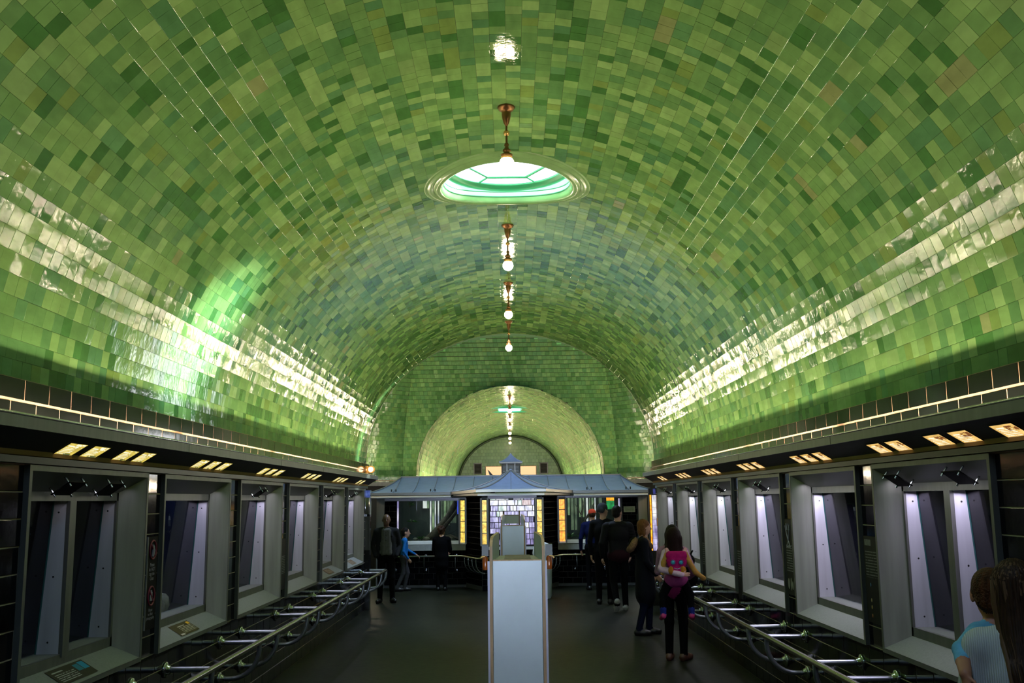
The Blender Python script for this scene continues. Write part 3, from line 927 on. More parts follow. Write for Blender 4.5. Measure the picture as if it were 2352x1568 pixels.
def aquarium(s, i, label, mullion=False, plates=(), sign=None, power=1.0, col=(.78, .72, 1.0), rocks=False):
    """local frame: x from the wall face into the wall, y along the hall, z up"""
    y0 = TANKS[i]; W = TANK_W
    t = thing('wall_aquarium', label, 'aquarium', (s * HW, y0, 0), 0, 'steel framed tanks in the side walls')

    def B(mb, name, m, parent=t, **k):
        for q in range(len(mb.v)):
            pass
        return mb.mirror(s).build(name, m, parent, **k)
    e, x0 = .032, -.035                   # width of the outer strip; it stands proud of the wall
    f = MB()
    f.box((x0, 0, FB), (.02, e, FT)).box((x0, W - e, FB), (.02, W, FT)).box((x0, e, FT - e), (.02, W - e, FT)).box((x0, e, FB), (.02, W - e, FB + e))
    yi0, yi1 = e + IN, W - e - IN
    g = .045
    f.box((DP, yi0 - .01, ZI0), (DP + .02, yi0 + .03, ZI1)).box((DP, yi1 - .03, ZI0), (DP + .02, yi1 + .01, ZI1))
    f.box((DP, yi0, ZO1), (DP + .02, yi1, ZI1 + .01)).box((DP, yi0, ZI0 - .01), (DP + .02, yi1, ZO0))
    B(f, 'frame', M_STEEL)
    zo0, zo1 = FB + e, FT - e
    B(MB().hexa([(x0 + .004, W - e, zo0), (.02, W - e + .004, zo0), (DP, yi1 + .006, ZI0), (DP, yi1, ZI0), (x0 + .004, W - e, zo1), (.02, W - e + .004, zo1), (DP, yi1 + .006, ZI1), (DP, yi1, ZI1)]), 'side_reveal', M_REV)
    B(MB().hexa([(x0 + .004, e, zo0), (.02, e - .004, zo0), (DP, yi0 - .006, ZI0), (DP, yi0, ZI0), (x0 + .004, e, zo1), (.02, e - .004, zo1), (DP, yi0 - .006, ZI1), (DP, yi0, ZI1)]), 'side_reveal', M_REV)
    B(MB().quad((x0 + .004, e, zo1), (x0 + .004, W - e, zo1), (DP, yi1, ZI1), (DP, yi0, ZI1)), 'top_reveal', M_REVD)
    B(MB().quad((x0 + .004, e, zo0), (x0 + .004, W - e, zo0), (DP, yi1, ZI0), (DP, yi0, ZI0)), 'sill', M_SILL)
    # flat inner sill, cheeks, glass, body
    yo0, yo1 = yi0 + .03, yi1 - .03
    B(MB().box((DP + .021, yo0, ZO0 - .03), (GX0 + .02, yo1, ZO0)), 'inner_sill', M_SILL)
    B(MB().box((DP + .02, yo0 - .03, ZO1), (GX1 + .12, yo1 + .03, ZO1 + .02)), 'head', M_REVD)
    stops = [(yo0, yo1)]
    if mullion:
        ym = (yo0 + yo1) / 2 + (.0)
        B(MB().box((DP - .01, ym - .045, ZO0 - .02), (GX1 - .02, ym + .045, ZO1)), 'mullion', M_STEEL)
        stops = [(yo0, ym - .045), (ym + .045, yo1)]
    for a, b in stops:
        for yy, d in ((a, 1), (b, -1)):
            c = MB().hexa([(DP + .015, yy - .004 * d, ZO0), (GX0, yy - .004 * d, ZO0), (GX0, yy + .002 * d, ZO0), (DP + .015, yy + .002 * d, ZO0),
                           (DP + .015, yy - .004 * d, ZO1), (GX1, yy - .004 * d, ZO1), (GX1, yy + .002 * d, ZO1), (DP + .015, yy + .002 * d, ZO1)])
            for z in (ZO0 + .07, (ZO0 + ZO1) / 2, ZO1 - .07):
                xb = DP + .015 + .45 * (GX0 + (GX1 - GX0) * (z - ZO0) / (ZO1 - ZO0) - DP)
                c.add([(xb + .0065 * math.cos(k * PI / 4), yy + .0032 * d, z + .0065 * math.sin(k * PI / 4)) for k in range(8)], [tuple(range(8))], 1)
            B(c, 'cheek', [M_CHEEK, M_BLACKM])
        B(MB().quad((GX0, a, ZO0), (GX0, b, ZO0), (GX1, b, ZO1), (GX1, a, ZO1)), 'glass_pane', M_GLASS)
        B(MB().hexa([(GX0 - .006, b - .004, ZO0), (GX0 + .004, b - .004, ZO0), (GX0 + .004, b, ZO0), (GX0 - .006, b, ZO0), (GX1 - .006, b - .004, ZO1), (GX1 + .004, b - .004, ZO1), (GX1 + .004, b, ZO1), (GX1 - .006, b, ZO1)]), 'glass_edge', M_GEDGE)
    d1 = .72
    body = MB()
    body.quad((d1, yo0, .9), (d1, yo1, .9), (d1, yo1, 2.1), (d1, yo0, 2.1)).quad((GX0, yo0 - .002, .98), (d1, yo0, .98), (d1, yo0, 2.1), (GX1, yo0 - .002, 2.1)).quad((GX0, yo1 + .002, .98), (d1, yo1, .98), (d1, yo1, 2.1), (GX1, yo1 + .002, 2.1))
    body.quad((GX0, yo0, .99), (d1, yo0, .99), (d1, yo1, .99), (GX0, yo1, .99)).quad((GX1, yo0, 2.06), (d1, yo0, 2.06), (d1, yo1, 2.06), (GX1, yo1, 2.06))
    B(body, 'tank_body', M_VOID)
    for yc in plates:
        pl = []
        nx, nz = DP - x0, ZI1 - zo1                    # direction down the sloping top reveal
        ln = math.hypot(nx, nz); dx, dz = nx / ln, nz / ln; ox, oz = dz, -dx
        if ox > 0 or oz > 0: ox, oz = -abs(dz), -abs(dx)
        cx, cz = (x0 + DP) / 2, (zo1 + ZI1) / 2

        def at(u, v, h): return (cx + dx * u + ox * h, yc + v, cz + dz * u + oz * h)
        p8 = [at(u, v, h) for h in (.040, .046) for u, v in ((-.066, -.125), (-.066, .125), (.066, .125), (.066, -.125))]
        plate = B(MB().hexa(p8), 'cover_plate', M_PLATE)
        for u in (-.054, .054):
            for v in (-.112, .112):
                B(MB().tube([at(u, v, .0), at(u, v, .066)], .0062, 8), 'standoff', M_CHROME, plate)
    if sign:
        m, ya, yb, t0, t1 = sign

        def q(y, k):                                    # point on the sloping sill
            return (x0 + .004 + (DP - x0) * k + -.002, y, zo0 + (ZI0 - zo0) * k + .004)
        uv = ((0, 0), (1, 0), (1, 1), (0, 1)) if s < 0 else ((1, 0), (0, 0), (0, 1), (1, 1))
        mb = MB().quad(q(ya, t0), q(yb, t0), q(yb, t1), q(ya, t1), uv=uv)
        B(mb, 'sill_sign', m)
    if rocks:
        for k in range(7):
            yy = yo0 + .15 + k * (yo1 - yo0 - .3) / 6 + random.uniform(-.05, .05)
            r = random.uniform(.05, .11)
            mb = MB().ball((GX0 + .20 + random.uniform(-.05, .08), yy, 1.0 + r * .6), (r, r * 1.2, r), 14, 9)
            mb.v = [(x + random.uniform(-.008, .008), y + random.uniform(-.008, .008), z + random.uniform(-.008, .008)) for x, y, z in mb.v]
            B(mb, 'rock', M_ROCK)
    for a, b in stops:
        lamp('reveal_fill_light', 'AREA', (s * (HW + .03), y0 + (a + b) / 2, 2.058), (.25 + power * .45) * (b - a), (.88, .86, .98), (0, 0, -1), .02, b - a + .10, math.radians(150), xdir=(1, 0, 0))  # added lamp with no fixture, brightens the side reveals
        tank_light(s, y0 + a, y0 + b, power * (1.5 if s > 0 else 1.0) * (b - a), col)
    return t


O6 = ['nearest to the camera', 'second from the camera', 'third from the camera', 'fourth from the camera', 'fifth from the camera', 'farthest down the hall']
LIL = (.80, .74, 1.0); BLU = (.55, .62, 1.0); WHT = (.85, .84, .95)
aquarium(-1, 0, 'steel framed aquarium with a centre mullion in the left wall, nearest to the camera', True, (.62, 1.24), (M_SILLSIGN, .62, 1.12, .12, .88), .09, (.90, .84, .95))
aquarium(-1, 1, 'steel framed aquarium with blue glow and rocks, second nearest in the left wall', False, (), (M_SILLSIGN2, .60, 1.06, .12, .86), 1.1, LIL, True)
aquarium(-1, 2, 'steel framed aquarium without a sill sign, third nearest in the left wall', False, (.95,), None, 1.7, LIL)
aquarium(-1, 3, 'steel framed aquarium without cover plates, fourth nearest in the left wall', False, (), None, 1.9, LIL)
aquarium(-1, 4, 'steel framed aquarium with a brown sill sign, left wall, fifth from the camera', False, (.9,), (M_SILLSIGN3, .70, 1.15, .15, .8), 1.3, LIL)
aquarium(-1, 5, 'steel framed aquarium in the left wall, farthest down the hall by the standing man', False, (.9,), (M_SILLSIGN3, .70, 1.15, .15, .8), 1.5, LIL)
aquarium(1, 0, 'steel framed aquarium with a centre mullion before the woman in the cream sweater', True, (.50, 1.46), None, 2.2, LIL, True)
aquarium(1, 1, 'steel framed aquarium in the right wall, second from the camera, without cover plates', False, (), None, 3.4, LIL)
aquarium(1, 2, 'steel framed aquarium with bright pale cheeks in the right wall, third from the camera', False, (.95,), None, 3.6, LIL)
aquarium(1, 3, 'steel framed aquarium in the right wall just right of the pink plush backpack', False, (.95,), None, 3.0, WHT)
aquarium(1, 4, 'steel framed aquarium in the right wall behind the carried child, fifth from the camera', False, (.95,), None, 2.4, WHT)
aquarium(1, 5, 'steel framed aquarium farthest down the right wall, beside the fur hooded woman', False, (.95,), None, 1.5, WHT)
# blue lamp inside the second left tank
lamp('tank_blue_light', 'AREA', (-HW - .42, TANKS[1] + 1.15, 2.03), 1.2, (.25, .40, 1.0), (0, 0, -1), .2, .3)

# ------------------------------------------------------------------ backlit fish signs on the sloping soffits
M_LIT_L = print_mat('backlit_print_olive', (.22, .17, .015), (.80, .62, .12), (1, .97, .75), 11, .10, .72, .30, .72, 1.1, pic=(.10, .12, .04), pic_box=(.45, .97, .05, .34), pic2=(.95, .88, .62), pic2_box=(.45, .95, .74, .96))
M_LIT_R = print_mat('backlit_print_amber', (.36, .18, .02), (.95, .62, .20), (1, .93, .72), 11, .10, .72, .22, .70, 1.1, pic=(.20, .07, .02), pic_box=(.5, .95, .60, .88), pic2=(.10, .16, .05), pic2_box=(.40, .85, .03, .16))
SOFF = Vector((HW, 0, 2.205)), Vector((HW - .2, 0, 2.327))


def lit_sign(s, y, label, group):
    t = thing('backlit_sign', label, 'sign', (s * (HW - .1), y, 2.266), 0, group)
    d = (SOFF[1] - SOFF[0]); n = Vector((-d.z, 0, d.x)).normalized()
    if n.z > 0: n = -n

    def q(yy, k, h): p = SOFF[0] + d * k + n * h; return (p.x - (HW - .1), yy, p.z - 2.266)
    w = .118
    fr = MB()
    for a0, a1, k0, k1 in ((-w - .006, -w, .03, .73), (w, w + .006, .03, .73), (-w, w, .03, .055), (-w, w, .705, .73)):
        fr.hexa([q(a0, k0, .001), q(a1, k0, .001), q(a1, k1, .001), q(a0, k1, .001), q(a0, k0, .006), q(a1, k0, .006), q(a1, k1, .006), q(a0, k1, .006)])
    fr.mirror(s).build('frame', M_BLACKM, t)
    uv = ((0, 0), (1, 0), (1, 1), (0, 1)) if s < 0 else ((1, 0), (0, 0), (0, 1), (1, 1))
    MB().quad(q(-w, .055, .004), q(w, .055, .004), q(w, .705, .004), q(-w, .705, .004), uv=uv).mirror(s).build('panel', M_LIT_L if s < 0 else M_LIT_R, t)


ORD = ['first', 'second', 'third', 'fourth']
CNT = ['', 'one', 'two', 'three', 'four']
sets_L = [(5.83, 6.17, 6.66, 6.99), (8.27, 8.61, 8.95), (10.40, 10.74, 11.09), (12.56, 12.91, 13.26), (14.79, 15.13, 15.47), (16.95, 17.33)]
sets_R = [(5.61, 5.95, 6.58, 6.92), (8.22, 8.56, 8.89), (10.36, 10.71, 11.02), (12.50, 12.82, 13.11), (14.55, 14.88, 15.22), (16.75, 17.08)]
for s, side, sets, hue in ((-1, 'left', sets_L, 'olive'), (1, 'right', sets_R, 'amber')):
    for i, ys in enumerate(sets):
        for j, y in enumerate(ys):
            lit_sign(s, y, 'backlit %s fish sign, %s of %s above the %s wall tank %s' % (hue, ORD[j], CNT[len(ys)], side, O6[i]), 'backlit fish signs along the %s cornice' % side)
lit_sign(1, 5.10, 'backlit amber fish sign on the right cornice, cut off by the picture edge', 'backlit fish signs along the right cornice')


# ------------------------------------------------------------------ narrow signs on the black tile columns
def text(body, size, m, parent, loc, rot, name='lettering', align='CENTER'):
    c = bpy.data.curves.new(name, 'FONT')
    c.body = body; c.size = size; c.align_x = align; c.align_y = 'TOP'; c.space_line = .9
    c.materials.append(m)
    o = bpy.data.objects.new(name, c); COL.objects.link(o)
    bpy.context.view_layer.update()
    me = bpy.data.meshes.new_from_object(o.evaluated_get(bpy.context.evaluated_depsgraph_get()))
    bpy.data.objects.remove(o)
    o = link(name, me, parent, loc)
    o.rotation_euler = rot
    return o


def column_sign(s, y, w, z0, z1, label):
    t = thing('column_sign', label, 'sign', (s * (HW - .012), y, z0), 0)
    MB().box((-.006, -w / 2, 0), (.004, w / 2, z1 - z0)).mirror(s).build('panel', M_SIGNBK, t)
    return t


RL = (PI / 2, 0, PI / 2)      # text on the left wall, read from inside the hall
RR = (PI / 2, 0, -PI / 2)
t = column_sign(-1, 7.465, .20, 1.04, 1.70, 'black no tapping and no flash sign with red rings on the left tile column')
MB().box((-.007, -.102, 0), (.004, -.094, .66)).mirror(-1).build('edge_strip', M_GREYEDGE, t)


def ring_icon(cy, cz, r, t):
    mb = MB()
    pts = [(.0075, cy + r * math.cos(a), cz + r * math.sin(a)) for a in np.linspace(0, 2 * PI, 25)]
    mb.tube(pts, .0075, 6, caps=False)
    mb.tube([(.0075, cy - r * .7, cz + r * .7), (.0075, cy + r * .7, cz - r * .7)], .0075, 6)
    mb.build('prohibition_ring', M_ICON_R, t)


ring_icon(0, .565, .066, t); ring_icon(0, .235, .066, t)
MB().tube([(.008, -.008, .515), (.008, .005, .56), (.008, -.006, .60)], [.012, .016, .009], 8).ball((.008, .02, .575), (.004, .012, .02)).build('hand_icon', M_ICON_W, t)
MB().box((.006, -.02, .20), (.010, .022, .262)).box((.006, -.008, .262), (.010, .01, .275)).build('camera_icon', M_ICON_W, t)
text('Please\ndo NOT\ntap the\nGlass', .036, M_ICON_W, t, (.0072, 0, .475), RL)
text('Please\nno flash\nphotography', .031, M_ICON_W, t, (.0072, 0, .150), RL)
M_COLPRINT = print_mat('column_sign_print', (.010, .010, .012), (.012, .012, .014), (.22, .22, .24), 30, .12, .9, .30, .66, title=False)
t = column_sign(1, 9.62, .25, 1.02, 1.72, 'black text panel with a white drawing on the second right tile column')
MB().quad((-.0065, -.125, 0), (-.0065, .125, 0), (-.0065, .125, .70), (-.0065, -.125, .70), uv=((1, 0), (0, 0), (0, 1), (1, 1))).build('print', M_COLPRINT, t)
MB().box((-.008, -.13, .0), (.004, -.122, .7)).build('edge_strip', M_GREYEDGE, t)
dr = MB()
for a, b in (((.05, .56), (.09, .64)), ((-.02, .56), (-.05, .65)), ((0, .50), (.05, .56)), ((0, .50), (-.02, .56)), ((.06, .44), (0, .50)), ((-.06, .44), (0, .50)), ((.06, .44), (-.06, .44)), ((.03, .60), (.05, .66)), ((-.04, .60), (-.02, .66))):
    dr.tube([(-.008, a[0], a[1]), (-.008, b[0], b[1])], .006, 6)
dr.build('drawing', M_ICON_W, t)
MB().ball((-.007, .06, .10), (.003, .03, .05)).ball((-.007, -.02, .10), (.003, .02, .06)).ball((-.007, -.07, .09), (.003, .02, .04)).build('picture', M_GREYEDGE, t)
t = column_sign(1, 7.45, .27, 1.02, 1.64, 'black text panel with small coloured dots on the nearest right tile column')
M_COLPRINT2 = print_mat('column_sign_text', (.010, .010, .012), (.012, .012, .014), (.16, .16, .16), 30, .10, .95, .52, .84, title=True)
MB().quad((-.0065, -.135, 0), (-.0065, .135, 0), (-.0065, .135, .62), (-.0065, -.135, .62), uv=((1, 0), (0, 0), (0, 1), (1, 1))).build('print', M_COLPRINT2, t)
MB().box((-.008, -.137, .0), (.004, -.130, .62)).build('edge_strip', M_GREYEDGE, t)
for z, c in ((.27, (.04, .12, .30)), (.16, (.35, .28, .12)), (.11, (.40, .25, .08)), (.05, (.4, .12, .05))):
    MB().ball((-.007, .03, z), (.002, .012, .014), 10, 6).build('picture_dot', mat('print_dot', c, .5), t)
t = column_sign(-1, TANKS[2] + TANK_W + .17, .2, .95, 1.52, 'grey text panel on the left tile column between the third and fourth tanks')
MB().quad((.0065, -.1, 0), (.0065, .1, 0), (.0065, .1, .57), (.0065, -.1, .57), uv=((0, 0), (1, 0), (1, 1), (0, 1))).build('print', M_COLPRINT, t)
MB().box((-.007, -.102, 0), (.004, -.094, .57)).mirror(-1).build('edge_strip', M_GREYEDGE, t)
for k, lab in ((2, 'third and fourth'), (3, 'fourth and fifth')):
    t = column_sign(1, TANKS[k] + TANK_W + .17, .2, .78, 1.6, 'tall dark text panel on the right tile column between the %s tanks' % lab)
    MB().quad((-.0065, -.1, 0), (-.0065, .1, 0), (-.0065, .1, .82), (-.0065, -.1, .82), uv=((1, 0), (0, 0), (0, 1), (1, 1))).build('print', M_COLPRINT, t)
    MB().box((-.010, -.106, .0), (.004, -.094, .82)).build('edge_strip', M_CHROME, t)

# ------------------------------------------------------------------ guard rails on bracket arms
RAIL_X, RAIL_Z, LOW_Z = 2.288, 0.690, 0.375


def arm_pair(s, y, parent):
    M_ = M_ARM
    up_ = MB().tube([(s * RAIL_X, y, RAIL_Z), (s * (HW + .005), y, RAIL_Z)], .0215, 12).build('upper_arm', M_, parent)
    fl = [(.060, 0), (.060, .010), (.052, .015), (.036, .018), (.036, .034), (.028, .038), (.028, .05)]
    MB().lathe([(r, -s * h) for r, h in fl], (s * (HW - .006), y, RAIL_Z), 18, axis='x').build('flange', M_CHROME, up_)
    R_ = .25
    pts = [(s * RAIL_X, y, RAIL_Z)] + [(s * RAIL_X, y, LOW_Z + R_ + .04)]
    pts += [(s * (RAIL_X + R_ * (1 - math.cos(a))), y, LOW_Z + R_ - R_ * math.sin(a)) for a in np.linspace(0, PI / 2, 9)] + [(s * (HW + .005), y, LOW_Z)]
    lo = MB().tube(pts, .0215, 12).build('lower_arm', M_, parent)
    MB().lathe([(r, -s * h) for r, h in fl], (s * (HW - .006), y, LOW_Z), 18, axis='x').build('flange', M_CHROME, lo)


M_ARM = mat('satin_arm_steel', (0.40, 0.43, 0.47), 0.34, 0.9)
M_RAIL = mat('worn_steel_rail', (0.34, 0.33, 0.27), 0.24, 1.0)
for s, side, off in ((-1, 'left', 0), (1, 'right', -.06)):
    t = thing('guard_rail', 'polished tube guard rail on bracket arms along the %s tank wall' % side, 'railing')
    MB().tube([(s * RAIL_X, 3.0, RAIL_Z), (s * RAIL_X, 18.55, RAIL_Z)], .0245, 14).build('rail', M_RAIL, t)
    for k in range(-1, 6):
        yc = 7.53 + off + 2.145 * k
        for d in (-.345, .345):
            arm_pair(s, yc + d, t)

# ------------------------------------------------------------------ display stands in the centre aisle
def display_stand(x, y, label, bottles=True):
    t = thing('display_stand', label, 'stand', (x, y, 0), 0, 'white display stands down the centre aisle')
    # toe-in side panels with plywood edges; the front face is towards the camera
    f0, f1, b0, b1, dp = -.245, .245, -.195, .195, .85

    def panel(xf, xb, d):
        o = .026 * d
        prof = [(0, 0), (0, 1.53), (.05, 1.585), (.16, 1.61), (dp, 1.625), (dp, 0)]
        V = [(xf + (xb - xf) * yy / dp, yy, z) for yy, z in prof] + [(xf + (xb - xf) * yy / dp + o, yy, z) for yy, z in prof]
        n = len(prof)
        mb = MB().add(V, [tuple(range(n)), tuple(range(n, 2 * n))[::-1]], 0)
        for k in range(n):
            j = (k + 1) % n
            mb.add([V[k], V[j], V[n + j], V[n + k]], [(0, 1, 2, 3)], 1)
        mb.build('side_panel', [M_LAM, M_PLY], t)
        # thin strip coloured as the lilac tank light on the outer face
        xe = xf if d > 0 else xf
        MB().box((xf - .018 if d > 0 else xf + .0, -.003, 0), (xf if d > 0 else xf + .018, .006, 1.40)).build('lilac_light_strip', M_EDGE, t)
    panel(f0, b0, 1); panel(f1, b1, -1)
    MB().box((f0 + .03, .0, .05), (f1 - .03, .02, 1.402)).build('front_panel', M_LAM, t)
    MB().box((f0 + .03, .0, 1.402), (f1 - .03, .022, 1.412)).build('front_capping', M_PLY, t)
    top = MB().hexa([(f0 + .03, .02, 1.385), (f1 - .03, .02, 1.385), (b1 - .03, dp, 1.385), (b0 + .03, dp, 1.385), (f0 + .03, .02, 1.402), (f1 - .03, .02, 1.402), (b1 - .03, dp, 1.402), (b0 + .03, dp, 1.402)]).build('deck', M_DECK, t)
    for k in range(4):
        y0 = .05 + k * .2
        MB().box((-.115, y0, 1.402), (.125, y0 + .17, 1.41)).build('deck_slat', M_SLAT, top)
    MB().box((f0 + .05, .03, 0), (f1 - .05, dp, .05)).build('plinth', M_BLACKM, t)
    if bottles:
        for sx, xx in ((-1, f0 - .04), (1, f1 + .04)):
            d = thing('sanitizer_dispenser', 'amber hand cleaner dispenser fixed to the %s side of the near display stand' % ('left' if sx < 0 else 'right'), 'dispenser', (x + xx, y + .10, 1.34))
            MB().box((-.03, -.03, .10), (.03, .05, .20)).build('housing', M_STEEL_D, d)
            MB().lathe([(.024, -.02), (.026, 0), (.026, .08), (.015, .10)], n=14).build('bottle', mat('amber_liquid', (.35, .08, .01), .2), d)
            MB().tube([(0, -.03, .10), (sx * .03, -.03, .095), (sx * .045, -.03, .08)], .008, 8).build('spout', M_COPPER, d)
    return t


M_EDGE = mat('lilac_tank_light', (.50, .46, .60), .4)  # strip colour holds the lilac light from the tanks
M_DECK = mat('grey_deck', (.22, .21, .15), .5)
M_SLAT = mat('brown_deck_slat', (.10, .065, .035), .5, noise=(14, .3))
display_stand(.052, 9.0, 'white fronted display stand with plywood side panels, nearest in the centre aisle')
display_stand(.040, 20.5, 'white fronted display stand with plywood sides, farther one before the pavilion', False)
t = thing('sign_board', 'olive grey sign board on two posts behind the farther display stand', 'sign', (.015, 21.40, 0))
MB().box((-.15, 0, 1.43), (.15, .02, 1.60)).build('board', mat('olive_board', (.22, .23, .14), .5), t)
for x in (-.165, .165):
    MB().box((x - .014, -.01, 0), (x + .014, .03, 1.70)).build('post', M_SLAT, t)
MB().box((-.16, .0, 1.60), (.16, .02, 1.615)).build('top_rail', M_SLAT, t)
MB().box((-.25, -.05, 0), (.25, .07, .025)).build('foot', M_SLAT, t)
t = thing('white_bin', 'white dome topped bin glowing behind the near display stand', 'bin', (.62, 20.2, 0))
MB().lathe([(.15, 0), (.17, .05), (.19, .85)], n=28).build('body', M_LAM, t)
MB().lathe([(.20, .85), (.20, .89), (.18, .99), (.12, 1.06), (.05, 1.09), (.001, 1.095)], n=28).build('dome', mat('white_dome', (.75, .75, .78), .3), t)

# ------------------------------------------------------------------ metal roofed exhibit pavilion
M_ROOF = mat('zinc_roof', (0.25, 0.31, 0.47), 0.40, 0.4, noise=(7, 0.08))
M_SEAM = mat('seam_zinc', (.12, .15, .22), .4, .5)
M_GUT = mat('pale_gutter', (0.85, 0.83, 0.80), 0.4, 0.0)
M_GUTD = mat('grey_gutter', (0.22, 0.22, 0.22), 0.35, 0.5)
M_LAV = mat('lavender_metal', (0.40, 0.37, 0.42), 0.4, 0.3)
M_PIER = mat('tan_steel_pier', (0.36, 0.30, 0.24), 0.4, 0.4, noise=(20, .15, (1, 1, .05)))
pav = thing('exhibit_pavilion', 'low exhibit pavilion with blue grey pagoda roof across the end of the hall', 'pavilion')


def PV(mb, name, m, parent=pav, **k):
    return mb.build(name, m, parent, **k)


WY, GY, RY = 23.0, 22.6, 24.4              # wall, gutter and ridge lines
GZ, RZ = 2.115, 2.49


def flare(t): return 0.45 * t + 0.55 * t * t      # concave roof line, 0 at the gutter and 1 at the ridge


# wing roof: panels between standing seams
NS = 6
xs_g = np.linspace(-3.16, 3.17, 17); xs_r = np.linspace(-2.64, 2.66, 17)


def roofpt(k, t, dz=0.0):
    kk = min(max(k, 0), 16); i = min(int(kk), 15); f = kk - i
    xg = xs_g[i] + (xs_g[i + 1] - xs_g[i]) * f; xr = xs_r[i] + (xs_r[i + 1] - xs_r[i]) * f
    if 0 < k < 16:            # seams run straight up the slope
        pass
    return (xg + (xr - xg) * t, GY + (RY - GY) * t, GZ + (RZ - GZ) * flare(t) + dz)


# front slope panels: seams at even spacing, end panels are the hips
seam_x = [-2.64 + 5.30 * i / 12 for i in range(13)]
for i in range(12):
    a, b = seam_x[i], seam_x[i + 1]
    mb = MB()
    for j in range(NS):
        t0, t1 = j / NS, (j + 1) / NS
        q = lambda x, t: (x, GY + (RY - GY) * t, GZ + (RZ - GZ) * flare(t))
        mb.add([q(a, t0), q(b, t0), q(b, t1), q(a, t1)], [(0, 1, 2, 3)], 0, False)
    PV(mb, 'roof_panel', M_ROOF)
for sx, xg, xr in ((-1, -3.16, -2.64), (1, 3.17, 2.66)):
    mb = MB(); side = MB()
    for j in range(NS):
        t0, t1 = j / NS, (j + 1) / NS
        h = lambda t: (xg + (xr - xg) * t, GY + (RY - GY) * t, GZ + (RZ - GZ) * flare(t))
        v = lambda t: (xr, GY + (RY - GY) * t, GZ + (RZ - GZ) * flare(t))
        mb.add([h(t0), v(t0), v(t1), h(t1)], [(0, 1, 2, 3)])
        back = lambda t: (xg + (xr - xg) * t, 2 * RY - GY - (RY - GY) * t, GZ + (RZ - GZ) * flare(t))
        side.add([h(t0), back(t0), back(t1), h(t1)], [(0, 1, 2, 3)])
    PV(mb, 'hip_panel', M_ROOF); PV(side, 'end_slope', M_ROOF)
    PV(MB().tube([(xg + (xr - xg) * t, GY + (RY - GY) * t, GZ + (RZ - GZ) * flare(t) + .012) for t in np.linspace(0, 1, 8)], .014, 8), 'hip_seam', M_GUTD)
for x in seam_x:
    PV(MB().tube([(x, GY + (RY - GY) * t, GZ + (RZ - GZ) * flare(t) + .01) for t in np.linspace(0, 1, 8)], .010, 6), 'standing_seam', M_SEAM)
    for dx in (-.05, .05):
        if abs(x) > .7 and int(round((x + 2.64) / .4417)) % 2 == 0:
            PV(MB().box((x + dx - .012, GY + .14, GZ + .02), (x + dx + .012, GY + .17, GZ + .075)), 'snow_stop', M_BLACKM)
PV(MB().tube([(-2.66, RY, RZ + .01), (2.68, RY, RZ + .01)], .022, 10), 'ridge_cap', M_GUTD)
bk = MB()
for j in range(NS):
    t0, t1 = j / NS, (j + 1) / NS
    q = lambda x0, x1, t: (x0 + (x1 - x0) * t, 2 * RY - GY - (RY - GY) * t, GZ + (RZ - GZ) * flare(t))
    bk.add([q(-3.16, -2.64, t0), q(3.17, 2.66, t0), q(3.17, 2.66, t1), q(-3.16, -2.64, t1)], [(0, 1, 2, 3)])
PV(bk, 'rear_slope', M_ROOF)
# gutters of the wings
for x0, x1 in ((-3.16, -1.345), (1.40, 3.17)):
    PV(MB().box((x0, GY - .03, 2.055), (x1, GY + .06, 2.115)), 'gutter', M_GUTD)
    PV(MB().box((x0 + .02, GY - .01, 2.005), (x1, GY + .06, 2.042)), 'gutter_band', M_GUT)
    PV(MB().box((x0, GY + .05, 1.985), (x1, WY + .1, 2.005)), 'eaves_board', M_GUTD)
# centre bay: half octagon with a concave roof
A_ = [(-1.345, GY), (-.745, 21.6), (.76, 21.6), (1.40, GY)]
apex = (.008, 22.75, 2.585)
gz_ = [2.115, 2.155, 2.155, 2.115]
for k in range(3):
    (xa, ya), (xb, yb) = A_[k], A_[k + 1]
    mb = MB()
    for j in range(10):
        t0, t1 = j / 10, (j + 1) / 10
        def q(x, y, z, t):
            u = flare(t) * .25 + .75 * t ** 2.0
            return (x + (apex[0] - x) * t, y + (apex[1] - y) * t, z + (apex[2] - z) * u)
        mb.add([q(xa, ya, gz_[k], t0), q(xb, yb, gz_[k + 1], t0), q(xb, yb, gz_[k + 1], t1), q(xa, ya, gz_[k], t1)], [(0, 1, 2, 3)], 0, True)
    PV(mb, 'bay_roof_panel', M_ROOF)
    PV(MB().hexa([(xa, ya, gz_[k] - .06), (xb, yb, gz_[k + 1] - .06), (xb, yb + .08, gz_[k + 1] - .06), (xa, ya + .08, gz_[k] - .06), (xa, ya, gz_[k]), (xb, yb, gz_[k + 1]), (xb, yb + .08, gz_[k + 1]), (xa, ya + .08, gz_[k])]), 'bay_gutter', M_GUT if k == 1 else M_GUTD)
    f = .955
    PV(MB().hexa([(xa * f, ya + .02, 2.02), (xb * f, yb + .02, 2.02), (xb * f, yb + .1, 2.02), (xa * f, ya + .1, 2.02), (xa * f, ya + .02, 2.07), (xb * f, yb + .02, 2.07), (xb * f, yb + .1, 2.07), (xa * f, ya + .1, 2.07)]), 'bay_gutter_band', M_GUT if k == 1 else M_GUTD)
for k in range(4):
    x, y = A_[k]
    pts = []
    for t in np.linspace(0, 1, 10):
        u = flare(t) * .25 + .75 * t ** 2
        pts.append((x + (apex[0] - x) * t, y + (apex[1] - y) * t, gz_[k] + (apex[2] - gz_[k]) * u + .012))
    PV(MB().tube(pts, .014, 8), 'hip_seam', M_GUTD)
pts = []
for t in np.linspace(0, 1, 10):
    u = flare(t) * .25 + .75 * t ** 2
    pts.append((.008, 21.6 + (apex[1] - 21.6) * t, 2.155 + (apex[2] - 2.155) * u + .006))
PV(MB().tube(pts, .007, 6), 'standing_seam', M_GUTD)
